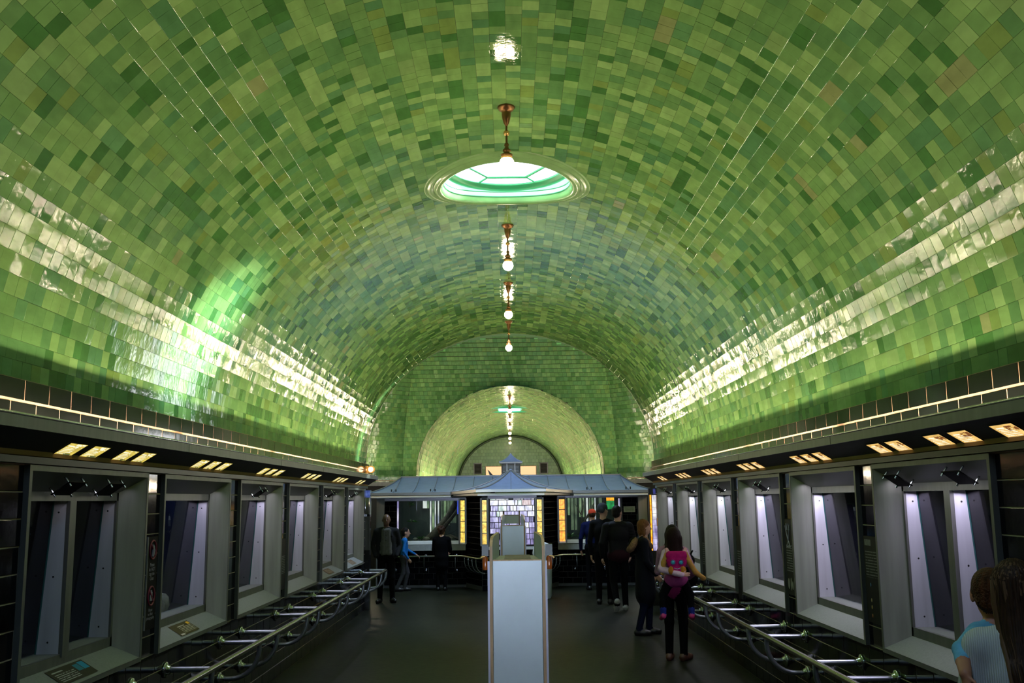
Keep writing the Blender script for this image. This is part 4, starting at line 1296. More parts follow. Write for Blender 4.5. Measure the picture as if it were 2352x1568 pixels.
PV(MB().ball((.008, apex[1] - .01, apex[2] + .015), (.03, .03, .02)), 'finial', M_ROOF)
PV(MB().add([(x, y, 2.02) for x, y in A_] + [(1.40, WY, 2.02), (-1.345, WY, 2.02)], [(0, 1, 2, 3, 4, 5)]), 'bay_soffit', M_LAV)
# cupola
cx, cy = .014, 24.2
cup = PV(MB().box((cx - .205, cy - .205, 2.42), (cx + .205, cy + .205, 2.79)), 'cupola_body', M_STEEL_D)
PV(MB().hexa([(cx - .30, cy - .30, 2.42), (cx + .30, cy - .30, 2.42), (cx + .30, cy + .30, 2.42), (cx - .30, cy + .30, 2.42), (cx - .22, cy - .22, 2.56), (cx + .22, cy - .22, 2.56), (cx + .22, cy + .22, 2.56), (cx - .22, cy + .22, 2.56)]), 'cupola_base', M_STEEL_D)
for sx in (-.21, .21):
    PV(MB().box((cx + sx - .018, cy - .222, 2.56), (cx + sx + .018, cy - .2, 2.79)), 'corner_post', M_STEEL_D, cup)
for sx in (-.095, .095):
    PV(MB().box((cx + sx - .014, cy - .225, 2.57), (cx + sx + .014, cy - .2, 2.78)), 'louver_frame', M_GUTD, cup)
for x0, x1 in ((-.19, -.11), (-.08, .08), (.11, .19)):
    for k in range(6):
        z = 2.585 + k * .032
        PV(MB().hexa([(cx + x0, cy - .222, z), (cx + x1, cy - .222, z), (cx + x1, cy - .2, z + .016), (cx + x0, cy - .2, z + .016), (cx + x0, cy - .222, z + .008), (cx + x1, cy - .222, z + .008), (cx + x1, cy - .2, z + .024), (cx + x0, cy - .2, z + .024)]), 'louver', M_GUTD, cup)
PV(MB().box((cx - .27, cy - .27, 2.785), (cx + .27, cy + .27, 2.82)), 'cupola_eaves', M_GUTD)
for k in range(4):
    mb = MB()
    an = [(-.275, -.275), (.275, -.275), (.275, .275), (-.275, .275)]
    (xa, ya), (xb, yb) = an[k], an[(k + 1) % 4]
    for j in range(8):
        t0, t1 = j / 8, (j + 1) / 8
        q = lambda x, y, t: (cx + x * (1 - t), cy + y * (1 - t), 2.82 + .20 * (.3 * t + .7 * t ** 2))
        mb.add([q(xa, ya, t0), q(xb, yb, t0), q(xb, yb, t1), q(xa, ya, t1)], [(0, 1, 2, 3)], 0, True)
    PV(mb, 'cupola_roof_panel', M_ROOF)
    PV(MB().tube([(cx + xa * (1 - t), cy + ya * (1 - t), 2.825 + .20 * (.3 * t + .7 * t ** 2)) for t in np.linspace(0, 1, 8)], .010, 6), 'cupola_seam', M_ROOF)
PV(MB().lathe([(.018, 0), (.012, .02), (.001, .04)], (cx, cy, 3.01), 10), 'finial', M_ROOF)
# walls of the wings: black brick tiles below and beside the windows
wl = MB()
wl.box((-3.05, WY, 0), (-1.02, WY + .12, .84)).box((1.06, WY, 0), (3.10, WY + .12, .84)).box((-3.05, WY, .84), (-2.57, WY + .12, 2.0)).box((2.50, WY, .84), (3.1, WY + .12, 2.0))
wl.box((-3.05, WY, 1.93), (-1.02, WY + .12, 2.0)).box((1.06, WY, 1.95), (3.1, WY + .12, 2.0))
wl.box((-3.05, 25.6, 0), (3.1, 25.7, 2.1)).box((-3.05, WY, 0), (-2.95, 25.6, 2.1)).box((3.0, WY, 0), (3.1, 25.6, 2.1))
wl.hexa([(-1.02, WY, 0), (-.63, 21.92, 0), (-.55, 21.98, 0), (-.95, WY + .1, 0), (-1.02, WY, 2.03), (-.63, 21.92, 2.03), (-.55, 21.98, 2.03), (-.95, WY + .1, 2.03)])
wl.hexa([(1.06, WY, 0), (.68, 21.92, 0), (.60, 21.98, 0), (.99, WY + .1, 0), (1.06, WY, 2.03), (.68, 21.92, 2.03), (.60, 21.98, 2.03), (.99, WY + .1, 2.03)])
wl.box((-.63, 21.92, 0), (.68, 22.02, .90)).box((-.63, 21.92, 1.96), (.68, 22.02, 2.03))
PV(wl, 'wall', mat('pavilion_joint', (.05, .05, .047), .8))
C, A, B, D, S = [], [], [], [], []


def brick_field(p, q, z0, z1, nrm, wb=.215, hb=.127):
    p, q = np.array(p, float), np.array(q, float)
    Lq = np.linalg.norm(q - p); d = (q - p) / Lq
    z, r = z1, 0
    while z - hb > z0 - .02:
        x = -(wb / 2 if r % 2 else 0)
        while x < Lq - .02:
            a, b = max(x, 0), min(x + wb, Lq)
            if b - a > .03:
                C.append((*(p + d * (a + b) / 2), z - hb / 2)); A.append((*d, 0)); B.append((0, 0, 1)); D.append((*nrm, 0)); S.append(((b - a) / 2 - .003, hb / 2 - .003))
            x += wb
        z -= hb; r += 1


brick_field((-3.05, WY), (-1.02, WY), 0, .82, (0, -1)); brick_field((1.06, WY), (3.10, WY), 0, .82, (0, -1))
brick_field((-2.87, WY), (-2.60, WY), .84, 1.95, (0, -1)); brick_field((2.54, WY), (2.88, WY), .84, 1.95, (0, -1))
nl = np.array([-1.08, -.39]) / math.hypot(1.08, .39)
brick_field((-1.02, WY), (-.63, 21.92), 0, 2.0, nl, .19); brick_field((.68, 21.92), (1.06, WY), 0, 2.0, (-nl[0], nl[1]), .19)
brick_field((-.63, 21.92), (.68, 21.92), 0, .88, (0, -1))
place_tiles(pav, 'wall_tile', C, A, B, D, S, black_cols(len(C)), M_BLACK_S, h=0.006, tilt=.006, limit=300, stuff_name='wall_tiles', chamfer=.003)
# piers, fascias, sills
PV(MB().box((-3.05, WY - .06, 0), (-2.87, WY + .02, 1.985)), 'pier', M_STEEL); PV(MB().box((2.90, WY - .06, 0), (3.10, WY + .02, 2.0)), 'pier', M_PIER)
PV(MB().box((-2.87, WY - .04, 1.925), (-1.02, WY + .02, 1.985)), 'window_header', M_LAV); PV(MB().box((1.06, WY - .04, 1.955), (2.9, WY + .02, 2.0)), 'window_header', M_LAV)
for x0, x1, z in ((-2.56, -1.03, 1.03), (1.06, 2.5, 1.02)):
    PV(MB().box((x0, WY - .10, z - .075), (x1, WY + .06, z)), 'sill', M_GUT)
    PV(MB().hexa([(x0, WY - .16, z - .21), (x1, WY - .16, z - .21), (x1, WY, z - .21), (x0, WY, z - .21), (x0, WY - .10, z - .085), (x1, WY - .10, z - .085), (x1, WY, z - .085), (x0, WY, z - .085)]), 'sill_apron', M_STEEL)
PV(MB().box((-.63, 21.86, .87), (.68, 21.95, .93)), 'bay_sill', M_GUT)
PV(MB().box((-.5, 21.88, 1.955), (.56, 21.95, 2.02)), 'bay_header', M_LAV)
PV(MB().box((-.05, 21.87, 1.93), (.06, 21.90, 1.965)), 'bay_sensor', M_STEEL_D)
# glass columns: amber and orange panes in steel frames
M_AMB = mat('amber_glass_lit', (.8, .55, .05), .3, emit=(1.0, .60, .035), estr=1.15, noise=(20, .2))
M_ORG = mat('orange_glass_lit', (.8, .35, .03), .3, emit=(1.0, .36, .02), estr=1.5, noise=(20, .2))


def mottled(name, c1, c2, strength, scale=18, stretch=(1, 1, 1)):
    m, nt, p, out = new_mat(name)
    N, L = nt.nodes, nt.links
    geo = N.new('ShaderNodeNewGeometry'); mp = N.new('ShaderNodeMapping'); mp.inputs['Scale'].default_value = stretch
    t = N.new('ShaderNodeTexNoise'); t.inputs['Scale'].default_value = scale; t.inputs['Detail'].default_value = 5
    L.new(geo.outputs['Position'], mp.inputs[0]); L.new(mp.outputs[0], t.inputs['Vector'])
    r = N.new('ShaderNodeValToRGB'); r.color_ramp.elements[0].position = .36; r.color_ramp.elements[1].position = .62
    r.color_ramp.elements[0].color = (*c1, 1); r.color_ramp.elements[1].color = (*c2, 1)
    L.new(t.outputs[0], r.inputs[0]); L.new(r.outputs[0], p.inputs['Emission Color'])
    p.inputs['Emission Strength'].default_value = strength; p.inputs['Base Color'].default_value = (.05, .05, .05, 1); p.inputs['Roughness'].default_value = .25
    return m


M_AMB = mottled('amber_glass_lit', (.60, .36, .006), (1.0, .76, .07), 1.1)
M_ORG = mottled('orange_glass_lit', (.80, .20, .002), (1.0, .48, .03), 1.4)
for x0, x1, yy, m in ((-1.150, -1.035, 22.9, M_AMB), (-.63, -.515, 21.86, M_AMB), (.555, .68, 21.86, M_AMB), (1.085, 1.23, 22.9, M_ORG)):
    c = PV(MB().box((x0 - .035, yy + .02, .955), (x1 + .035, yy + .10, 1.975)), 'glass_column', M_STEEL_D)
    for xx in (x0 - .03, x1):
        PV(MB().box((xx, yy - .12, .955), (xx + .03, yy + .03, 1.975)), 'column_stile', M_STEEL, c)
    for k in range(4):
        z0 = .99 + k * .238
        PV(MB().box((x0 + .012, yy - .012, z0), (x1 - .012, yy + .02, z0 + .222)), 'glass_pane', m, c)
        PV(MB().box((x0, yy - .014, z0 + .222), (x1, yy + .02, z0 + .238)), 'came', M_BLACKM, c)
# leaded window of mottled white and lilac glass blocks
M_GB = [mottled('white_glass_lit', (.50, .48, .60), (.95, .95, .92), 1.0, 14, (1, 1, .5)), mottled('lilac_glass_lit', (.20, .16, .36), (.62, .58, .85), 1.0, 14, (2, 1, .4)),
        mottled('violet_glass_lit', (.07, .05, .14), (.34, .28, .56), 1.0, 14, (2, 1, .4)), mottled('mint_glass_lit', (.30, .40, .32), (.80, .92, .82), 1.0, 14, (1, 1, .4)),
        mottled('rose_glass_lit', (.45, .28, .25), (.85, .72, .68), 1.0, 14, (2, 1, .4))]
PV(MB().box((-.48, 21.905, .93), (.54, 21.93, 1.96)), 'leaded_backing', M_BLACKM)
rows_ = [1.955, 1.925, 1.805, 1.685, 1.565, 1.445, 1.325, 1.205, 1.085, .965]
for r in range(len(rows_) - 1):
    z1, z0 = rows_[r], rows_[r + 1]
    x = -.455 - random.uniform(0, .1)
    while x < .50:
        w = random.choice((.07, .09, .165, .185, .20))
        a, b = max(x, -.455), min(x + w, .515)
        if b - a > .03:
            pr = [.5, .25, .05, .15, .05] if r < 3 else ([.10, .5, .35, .03, .02] if r < 7 else [.05, .1, .3, .05, .0])
            m = random.choices(M_GB, pr)[0]
            if r == 7: m = random.choice((M_BLACKM, M_GB[2]))
            PV(MB().box((a + .007, 21.885, z0 + .007), (b - .007, 21.915, z1 - .007)), 'glass_block', m)
        x += w
# exhibit interiors
M_EXB = mat('exhibit_dark_wall', (.012, .022, .016), .5, noise=(3, .5))
PV(MB().box((-2.95, 24.3, .8), (-.9, 24.35, 2.1)).box((1.0, 24.3, .8), (3.0, 24.35, 2.1)).box((-.95, WY, .8), (-.9, 24.3, 2.1)).box((1.0, WY, .8), (1.05, 24.3, 2.1)).box((-2.95, WY + .12, .98), (-.95, 24.3, 1.02)).box((1.05, WY + .12, .98), (3., 24.3, 1.02)), 'exhibit_lining', M_EXB)
M_EXG = pane_mat('exhibit_glass', (.85, .92, .88), 1.0)
PV(MB().quad((-2.5, WY + .03, 1.03), (-1.16, WY + .03, 1.03), (-1.16, WY + .03, 1.93), (-2.5, WY + .03, 1.93)), 'exhibit_pane', M_EXG)
PV(MB().quad((1.235, WY + .03, 1.02), (2.45, WY + .03, 1.02), (2.45, WY + .03, 1.955), (1.235, WY + .03, 1.955)), 'exhibit_pane', M_EXG)
for x0, x1 in ((-2.585, -2.555), (2.455, 2.485)):
    PV(MB().box((x0, WY - .03, 1.04), (x1, WY + .04, 1.93)), 'window_stile', mottled('lilac_strip_lit', (.25, .22, .45), (.75, .72, .9), .8, 4, (1, 1, 1)))
M_GS = [mottled('strip_white', (.30, .32, .42), (.85, .88, .82), .9, 3), mottled('strip_green', (.06, .12, .06), (.30, .42, .22), .8, 4), mottled('strip_dim', (.03, .05, .03), (.12, .17, .10), .8, 4)]
gx = [(-2.10, .10, 0, 1.75, 1.93), (-2.0, .05, 1, 1.75, 1.93), (-1.93, .035, 0, 1.15, 1.93), (-1.875, .05, 1, 1.2, 1.93), (-1.815, .03, 0, 1.2, 1.93), (-1.745, .035, 0, 1.3, 1.93), (-1.66, .03, 2, 1.3, 1.93), (-1.60, .06, 1, 1.35, 1.93), (-1.52, .06, 2, 1.35, 1.93), (-1.45, .06, 2, 1.4, 1.93), (-1.38, .08, 2, 1.4, 1.93)]
gx += [(1.27, .06, 2, 1.1, 1.95), (1.36, .05, 1, 1.55, 1.95), (1.43, .07, 2, 1.2, 1.95), (1.52, .06, 2, 1.2, 1.95), (1.63, .06, 1, 1.5, 1.95), (1.72, .03, 1, 1.5, 1.95), (1.80, .045, 0, 1.4, 1.95), (1.87, .03, 2, 1.3, 1.95), (1.93, .05, 1, 1.35, 1.95), (2.0, .03, 0, 1.25, 1.95), (2.10, .08, 2, 1.75, 1.95)]
for x, w, m, z0, z1 in gx:
    PV(MB().lathe([(w / 2, z0), (w / 2, z1)], (x + w / 2, 24.1, 0), 10), 'light_rod', M_GS[m])
PV(MB().box((-1.225, WY + .05, 1.62), (-1.165, WY + .06, 1.93)), 'blue_pane', mottled('blue_pane_lit', (.01, .02, .25), (.04, .07, .70), .9, 8))
PV(MB().box((2.24, 23.6, 1.88), (2.42, 23.62, 1.95)), 'orange_pane', M_ORG)
PV(MB().box((2.24, 23.6, 1.68), (2.42, 23.62, 1.875)), 'green_pane', mottled('green_pane_lit', (.005, .10, .02), (.02, .42, .10), .9, 8))
for x in (-1.9, 1.8):
    lamp('exhibit_light', 'AREA', (x, 23.5, 2.02), 4.5, (.85, 1.0, .85), (0, .2, -1), .9, .2)
t = thing('exhibit_sign', 'small green printed plate on the black tiles right of the right exhibit window', 'sign', (2.70, WY - .02, 1.62))
MB().box((-.13, 0, 0), (.13, .012, .13)).build('plate', mat('plate_edge', (.25, .27, .22), .5), t)
MB().quad((-.12, -.001, .01), (.12, -.001, .01), (.12, -.001, .12), (-.12, -.001, .12), uv=((0, 0), (1, 0), (1, 1), (0, 1))).build('print', print_mat('plate_print', (.20, .24, .17), (.26, .30, .22), (.04, .06, .03), 6, .1, .9, .1, .9, title=False), t)
# trunk, branches and plants inside the exhibits
M_BARK = mat('dark_bark', (.05, .042, .035), .7, noise=(14, .5), bump=(24, .9))
M_LEAF = mat('exhibit_leaf', (.05, .16, .035), .5, noise=(8, .4))
t = thing('driftwood_trunk', 'dark leaning driftwood trunk in the left exhibit window', 'trunk', (-1.7, 23.5, 1.02))
MB().tube([(-.25, 0, 0), (-.05, .05, .16), (.22, .05, .50), (.44, 0, .88)], [.09, .10, .08, .065], 10).build('trunk', M_BARK, t)
MB().tube([(.10, .02, .25), (.28, -.05, .45), (.52, -.08, .75)], [.05, .045, .035], 8).build('branch', M_BARK, t)
MB().tube([(.05, .02, .02), (.30, -.1, .10), (.52, -.12, .02)], [.05, .04, .03], 8).build('branch', M_BARK, t)
t = thing('bare_branch', 'thin bare forked branch in the right exhibit window', 'branch', (1.6, 23.5, 1.02))
for pts in ([(0, 0, 0), (.05, 0, .30), (.03, 0, .55), (-.10, 0, .80)], [(.05, 0, .30), (.20, .02, .55), (.34, 0, .82)], [(.02, 0, .12), (.18, .03, .35), (.40, .02, .60)], [(.03, 0, .55), (.10, 0, .75), (.08, 0, .9)], [(.12, .01, .42), (.3, .02, .62), (.33, .02, .75)]):
    MB().tube(pts, [.02, .016, .012, .008][:len(pts)], 7).build('branch', M_BARK, t)


def plant(x, y, z, n, r, label, up_=.5):
    t = thing('exhibit_plant', label, 'plant', (x, y, z), 0, 'plants in the exhibit windows')
    for k in range(n):
        a = random.uniform(0, 2 * PI); l = r * random.uniform(.6, 1.1); w = l * .12
        e = random.uniform(.3, 1.0) * up_ * 2
        d = Vector((math.cos(a), math.sin(a) * .6, e)).normalized(); sd = d.cross(Vector((0, 0, 1))).normalized() * w
        p1, p2 = d * l * .5, d * l + Vector((0, 0, -l * .2))
        MB().add([(0, 0, 0), tuple(p1 + sd), tuple(p2), tuple(p1 - sd)], [(0, 1, 2, 3)]).build('leaf', M_LEAF, t)
    MB().tube([(0, 0, -.04), (0, 0, .05)], .012, 6).build('stem', M_BARK, t)


plant(1.38, 23.35, 1.06, 16, .20, 'bright green leafy plant at the left foot of the right exhibit window')
plant(1.62, 23.35, 1.05, 14, .18, 'olive green leafy plant at the middle foot of the right exhibit window')
plant(1.85, 23.45, 1.05, 12, .16, 'small leafy plant in the right exhibit window beside the red capped man')
plant(-2.33, 23.3, 1.82, 10, .16, 'bright green leaf tuft high in the left exhibit window')
plant(-2.30, 23.35, 1.45, 12, .16, 'pale vine sprig halfway up the left exhibit window', .2)
plant(-2.05, 23.3, 1.06, 14, .16, 'low fern at the foot of the left exhibit window behind the boy')
for k, (x, r) in enumerate(((-2.2, .05), (-1.95, .06), (-1.62, .055), (-1.4, .06))):
    o = MB().ball((0, 0, 0), (r * 1.3, r, r * .8), 12, 8).build('exhibit_rock', M_ROCK, None, (x, 23.3, 1.02 + r * .72))
    tag(o, 'small rounded rock in the left exhibit window, %s from its left end' % ORD[k], 'rock', 'rocks in the left exhibit window')
# guard rail of the pavilion
t = thing('guard_rail', 'curved arm guard rail in front of the end pavilion', 'railing')
rp = [(-3.0, 22.55, .705), (-1.1, 22.55, .705), (-.72, 21.5, .705), (.76, 21.5, .705), (1.14, 22.55, .705), (3.0, 22.55, .705)]
MB().tube(rp, .024, 12).build('rail', M_RAIL, t)
fl = [(.055, 0), (.055, .012), (.04, .02), (.03, .034), (.026, .05)]
for x in (-2.62, -1.93, -1.24, 1.45, 2.12, 2.85):
    a = MB().tube([(x, 22.55, .705), (x, 22.98, .705)], .02, 10).build('upper_arm', M_CHROME, t)
    MB().lathe(fl, (0, 0, 0), 16).build('flange', M_CHROME, a, (x, 22.99, .705)).rotation_euler = (PI / 2, 0, 0)
    pts = [(x, 22.55, .70), (x, 22.55, .60)] + [(x, 22.55 + .2 * (1 - math.cos(q)), .58 - .2 * math.sin(q)) for q in np.linspace(0, PI / 2, 8)] + [(x, 22.99, .38)]
    b = MB().tube(pts, .02, 10).build('lower_arm', M_CHROME, t)
    MB().lathe(fl, (0, 0, 0), 16).build('flange', M_CHROME, b, (x, 22.99, .38)).rotation_euler = (PI / 2, 0, 0)
for sx in (-1, 1):
    for k in range(4):
        f = .15 + k * .24
        x, y = sx * (.72 + .38 * f) + .02, 21.5 + 1.05 * f
        n = Vector((-sx * .94, .34, 0)); n = Vector((-sx * 1.05, .38, 0)).normalized()
        pts = [Vector((x, y, .70)), Vector((x, y, .62))] + [Vector((x, y, .60)) + n * (.2 * (1 - math.cos(q))) + Vector((0, 0, -.22 * math.sin(q))) for q in np.linspace(0, PI / 2, 8)]
        MB().tube(pts, .018, 10).build('lower_arm', M_CHROME, t)
for x in (-.45, .03, .5):
    MB().tube([(x, 21.5, .70), (x, 21.5, .6)] + [(x, 21.5 + .2 * (1 - math.cos(q)), .58 - .2 * math.sin(q)) for q in np.linspace(0, PI / 2, 8)] + [(x, 21.93, .38)], .02, 10).build('lower_arm', M_CHROME, t)

# ------------------------------------------------------------------ ends of the tank walls, lamps on the cornice
t = thing('end_column', 'narrow mirrored column with a dark panel ending the left wall', 'column', (-2.66, 18.52, 0))
MB().box((-.07, -.10, 0), (.09, .08, 2.13)).build('shaft', mat('mirror_black', (.02, .02, .022), .08, 0.2), t)
MB().lathe([(.078, 1.70), (.082, 1.72), (.082, 1.99), (.078, 2.0)], (.01, -.10, 0), 16).build('glass_drum', mat('smoky_glass', (.20, .19, .18), .15, .6), t)
MB().box((-.07, -.118, 1.06), (.09, -.10, 1.66)).build('panel', mat('dark_gold_panel', (.05, .048, .03), .35, .3, noise=(12, .3, (1, 1, .05))), t)
MB().box((-.07, -.115, 2.0), (.09, -.09, 2.13)).build('blue_block', mottled('blue_block_lit', (.02, .04, .22), (.10, .16, .50), .7, 12), t)
t = thing('glass_column', 'tall leaded column of pale lit glass at the far end of the right wall', 'column', (2.69, 18.6, 0))
MB().box((-.14, 0, 0), (.09, .12, 2.11)).build('shaft', M_STEEL_D, t)
for k in range(9):
    z0 = .98 + k * .112
    MB().box((-.085, -.014, z0), (.02, .0, z0 + .108)).build('glass_pane', M_GB[0] if k > 4 else M_GB[1], t)
    MB().box((.025, -.014, z0), (.083, .0, z0 + .106)).build('glass_pane', M_GB[1], t)
MB().box((-.125, -.012, .98), (-.098, .0, 1.99)).build('amber_edge', M_ORG, t)
MB().box((-.06, -.012, 2.0), (.06, 0, 2.1)).build('blue_block', mottled('blue_block_dim', (.01, .01, .10), (.05, .06, .28), .7, 12), t)
t = thing('emergency_light', 'yellow twin head emergency light on the far end of the left cornice', 'lamp', (-2.58, 18.2, 2.40))
MB().box((-.10, -.03, 0), (.06, .05, .02)).build('base', M_STEEL_D, t)
M_YEL = mat('yellow_housing', (.70, .34, .05), .4, emit=(1, .45, .08), estr=.35)
M_HEAD = mat('lit_lens', (.9, .7, .5), .2, emit=(1, .62, .35), estr=5)
MB().box((-.12, -.06, .035), (.0, .03, .165)).build('housing', M_YEL, t)
MB().lathe([(.062, 0), (.066, .02), (.066, .09)], (0, 0, 0), 20).build('lamp_head', M_YEL, t, (.065, -.02, .10)).rotation_euler = (PI / 2, 0, 0)
MB().lathe([(.001, 0), (.046, .004), (.046, .02)], (0, 0, 0), 18).build('lens', M_HEAD, t, (.065, -.122, .10)).rotation_euler = (-PI / 2, 0, 0)
MB().lathe([(.001, 0), (.04, .004), (.04, .012)], (0, 0, 0), 18).build('lens', M_HEAD, t, (-.06, -.078, .10)).rotation_euler = (-PI / 2, 0, 0)
for x in (-.06, .05):
    MB().tube([(x, 0, .15), (x, .02, .22), (x + .01, .03, .26)], .006, 6).build('cable', M_BLACKM, t)
horn = thing('carved_horn', 'dark curved horn rising behind the pavilion roof left of the cupola', 'ornament', (-.55, 25.3, 0))
MB().tube([(.10, 0, 2.0), (.10, 0, 2.45), (.08, 0, 2.52), (.03, 0, 2.6), (-.02, 0, 2.68)], [.06, .055, .04, .025, .004], 10).build('horn', mat('dark_horn', (.03, .025, .02), .5), horn)

# ------------------------------------------------------------------ people: one continuous surface grown from a smooth distance field
def surface_nets(F, org, h):
    s = F < 0
    nx, ny, nz = F.shape
    c = np.zeros((nx - 1, ny - 1, nz - 1), np.int8)
    for dx in (0, 1):
        for dy in (0, 1):
            for dz in (0, 1):
                c += s[dx:nx - 1 + dx, dy:ny - 1 + dy, dz:nz - 1 + dz]
    act = np.argwhere((c > 0) & (c < 8))
    idx = -np.ones(c.shape, np.int64); idx[tuple(act.T)] = np.arange(len(act))
    acc = np.zeros((len(act), 3)); cnt = np.zeros(len(act))
    corners = [(0, 0, 0), (1, 0, 0), (0, 1, 0), (1, 1, 0), (0, 0, 1), (1, 0, 1), (0, 1, 1), (1, 1, 1)]
    edges = [(a, b) for a in range(8) for b in range(a + 1, 8) if bin(a ^ b).count('1') == 1]
    val = [F[act[:, 0] + q[0], act[:, 1] + q[1], act[:, 2] + q[2]] for q in corners]
    for a, b in edges:
        va, vb = val[a], val[b]
        m = (va < 0) != (vb < 0)
        t = np.where(m, va / np.where(m, va - vb, 1), 0)
        p = np.array(corners[a])[None] + (np.array(corners[b]) - np.array(corners[a]))[None] * t[:, None]
        acc[m] += p[m]; cnt[m] += 1
    V = (act + acc / cnt[:, None]) * h + org
    Q = []
    for ax in range(3):
        o1, o2 = [(1, 2), (2, 0), (0, 1)][ax]
        lo = [slice(1, -1)] * 3; lo[ax] = slice(0, -1); hi = list(lo); hi[ax] = slice(1, None)
        A_, B_ = s[tuple(lo)], s[tuple(hi)]
        ch = np.argwhere(A_ != B_)
        inside = A_[tuple(ch.T)]
        base = ch.copy(); base += 1; base[:, ax] -= 1
        e1 = np.zeros(3, int); e1[o1] = 1; e2 = np.zeros(3, int); e2[o2] = 1
        q = np.stack([idx[tuple((base - e1 - e2).T)], idx[tuple((base - e2).T)], idx[tuple(base.T)], idx[tuple((base - e1).T)]], 1)
        q[~inside] = q[~inside][:, ::-1]
        Q.append(q)
    Q = np.concatenate(Q)
    return V, Q[(Q >= 0).all(1)]


def dist(p, P):
    k = p['t']
    q = P
    if 'sy' in p:                                    # flattened front to back about the shape's own axis
        q = P.copy(); q[:, 1] = (q[:, 1] - p['cy']) / p['sy'] + p['cy']
    if k == 'c':
        a, b = p['a'], p['b']; d = b - a
        L2 = max(d @ d, 1e-9)
        t = np.clip(((q - a) @ d) / L2, 0, 1)
        r = p['ra'] + (p['rb'] - p['ra']) * t
        return np.linalg.norm(q - a - t[:, None] * d, axis=1) - r
    w = (q - p['a']) @ p['R'] if 'R' in p else q - p['a']
    r = p['r']
    n = np.linalg.norm(w / r, axis=1); g = np.linalg.norm(w / (r * r), axis=1)
    return n * (n - 1) / np.maximum(g, 1e-6)


def cap(a, b, ra, rb, m, k=.03, sy=None, bias=0.0):
    d = dict(t='c', a=np.array(a, float), b=np.array(b, float), ra=ra, rb=rb, m=m, k=k, bias=bias)
    if sy:
        d['sy'] = sy; d['cy'] = (a[1] + b[1]) / 2
    return d


def ell(c, r, m, k=.03, R=None, bias=0.0):
    d = dict(t='e', a=np.array(c, float), r=np.array(r, float), m=m, k=k, bias=bias)
    if R is not None:
        d['R'] = np.array(R)
    return d


def extents(p):
    if p['t'] == 'c':
        r = max(p['ra'], p['rb'])
        return np.minimum(p['a'], p['b']) - r, np.maximum(p['a'], p['b']) + r
    r = p['r'].max() if 'R' in p else p['r']
    return p['a'] - r, p['a'] + r


def grow(name, prims, mats, h, parent):
    """mats: dict key -> material. Every primitive carries a key; each face takes the key of the primitive it lies on."""
    ex = [extents(p) for p in prims]
    lo = np.min([e[0] for e in ex], 0) - .04; hi = np.max([e[1] for e in ex], 0) + .04
    n = np.ceil((hi - lo) / h).astype(int) + 1
    F = np.full(n, 10.0, np.float64)
    ax = [lo[i] + np.arange(n[i]) * h for i in range(3)]
    for p, (e0, e1) in zip(prims, ex):
        m = p['k'] + .035
        i0 = np.maximum(((e0 - m - lo) / h).astype(int), 0); i1 = np.minimum(((e1 + m - lo) / h).astype(int) + 2, n)
        g = np.stack(np.meshgrid(*[ax[i][i0[i]:i1[i]] for i in range(3)], indexing='ij'), -1)
        d = dist(p, g.reshape(-1, 3)).reshape(g.shape[:3])
        sl = tuple(slice(i0[i], i1[i]) for i in range(3))
        S_ = F[sl]
        k = p['k']
        t = np.clip(.5 + .5 * (S_ - d) / k, 0, 1)
        F[sl] = S_ * (1 - t) + d * t - k * t * (1 - t)
    V, Q = surface_nets(F, lo, h)
    keys = list(mats)
    best = np.full(len(V), 1e9); lab = np.zeros(len(V), int)
    for p in prims:
        d = dist(p, V) - p['bias']
        w = d < best
        best[w] = d[w]; lab[w] = keys.index(p['m'])
    me = fast_mesh(name, V, Q, None, [mats[k] for k in keys])
    me.polygons.foreach_set('material_index', lab[Q[:, 0]].astype(np.int32))
    me.polygons.foreach_set('use_smooth', np.ones(len(Q), bool))
    me.update()
    return link(name, me, parent)


def vec(*a): return np.array(a, float)


def hand_prims(wrist, d, n, sc_, m, curl=.5, side=1):
    """palm, four unequal bent fingers and a thumb; d points along the hand, n is the palm side, side sets the thumb"""
    d = d / np.linalg.norm(d); n = n - d * (n @ d); n /= np.linalg.norm(n); w = np.cross(d, n) * side
    o = []
    for k in (-1, -.33, .33, 1):
        o.append(cap(wrist + d * .012 * sc_ + w * k * .014 * sc_, wrist + d * .085 * sc_ + w * k * .028 * sc_, .016 * sc_, .013 * sc_, m, .012))
    for k, L in ((-1, .062), (-.33, .075), (.33, .080), (1, .070)):
        b = wrist + d * .09 * sc_ + w * k * .030 * sc_
        c1 = d * math.cos(curl * .6) + n * math.sin(curl * .6); c2 = d * math.cos(curl * 1.6) + n * math.sin(curl * 1.6)
        mid = b + c1 * L * .55 * sc_
        o.append(cap(b, mid, .0098 * sc_, .009 * sc_, m, .005)); o.append(cap(mid, mid + c2 * L * .5 * sc_, .009 * sc_, .0075 * sc_, m, .004))
    b = wrist + d * .03 * sc_ + w * .030 * sc_
    t1 = d * .65 + w * .7 + n * .25; t1 /= np.linalg.norm(t1)
    mid = b + t1 * .045 * sc_
    t2 = d * .85 + w * .3 + n * .4; t2 /= np.linalg.norm(t2)
    o.append(cap(b, mid, .013 * sc_, .011 * sc_, m, .008)); o.append(cap(mid, mid + t2 * .032 * sc_, .0105 * sc_, .0085 * sc_, m, .004))
    return o


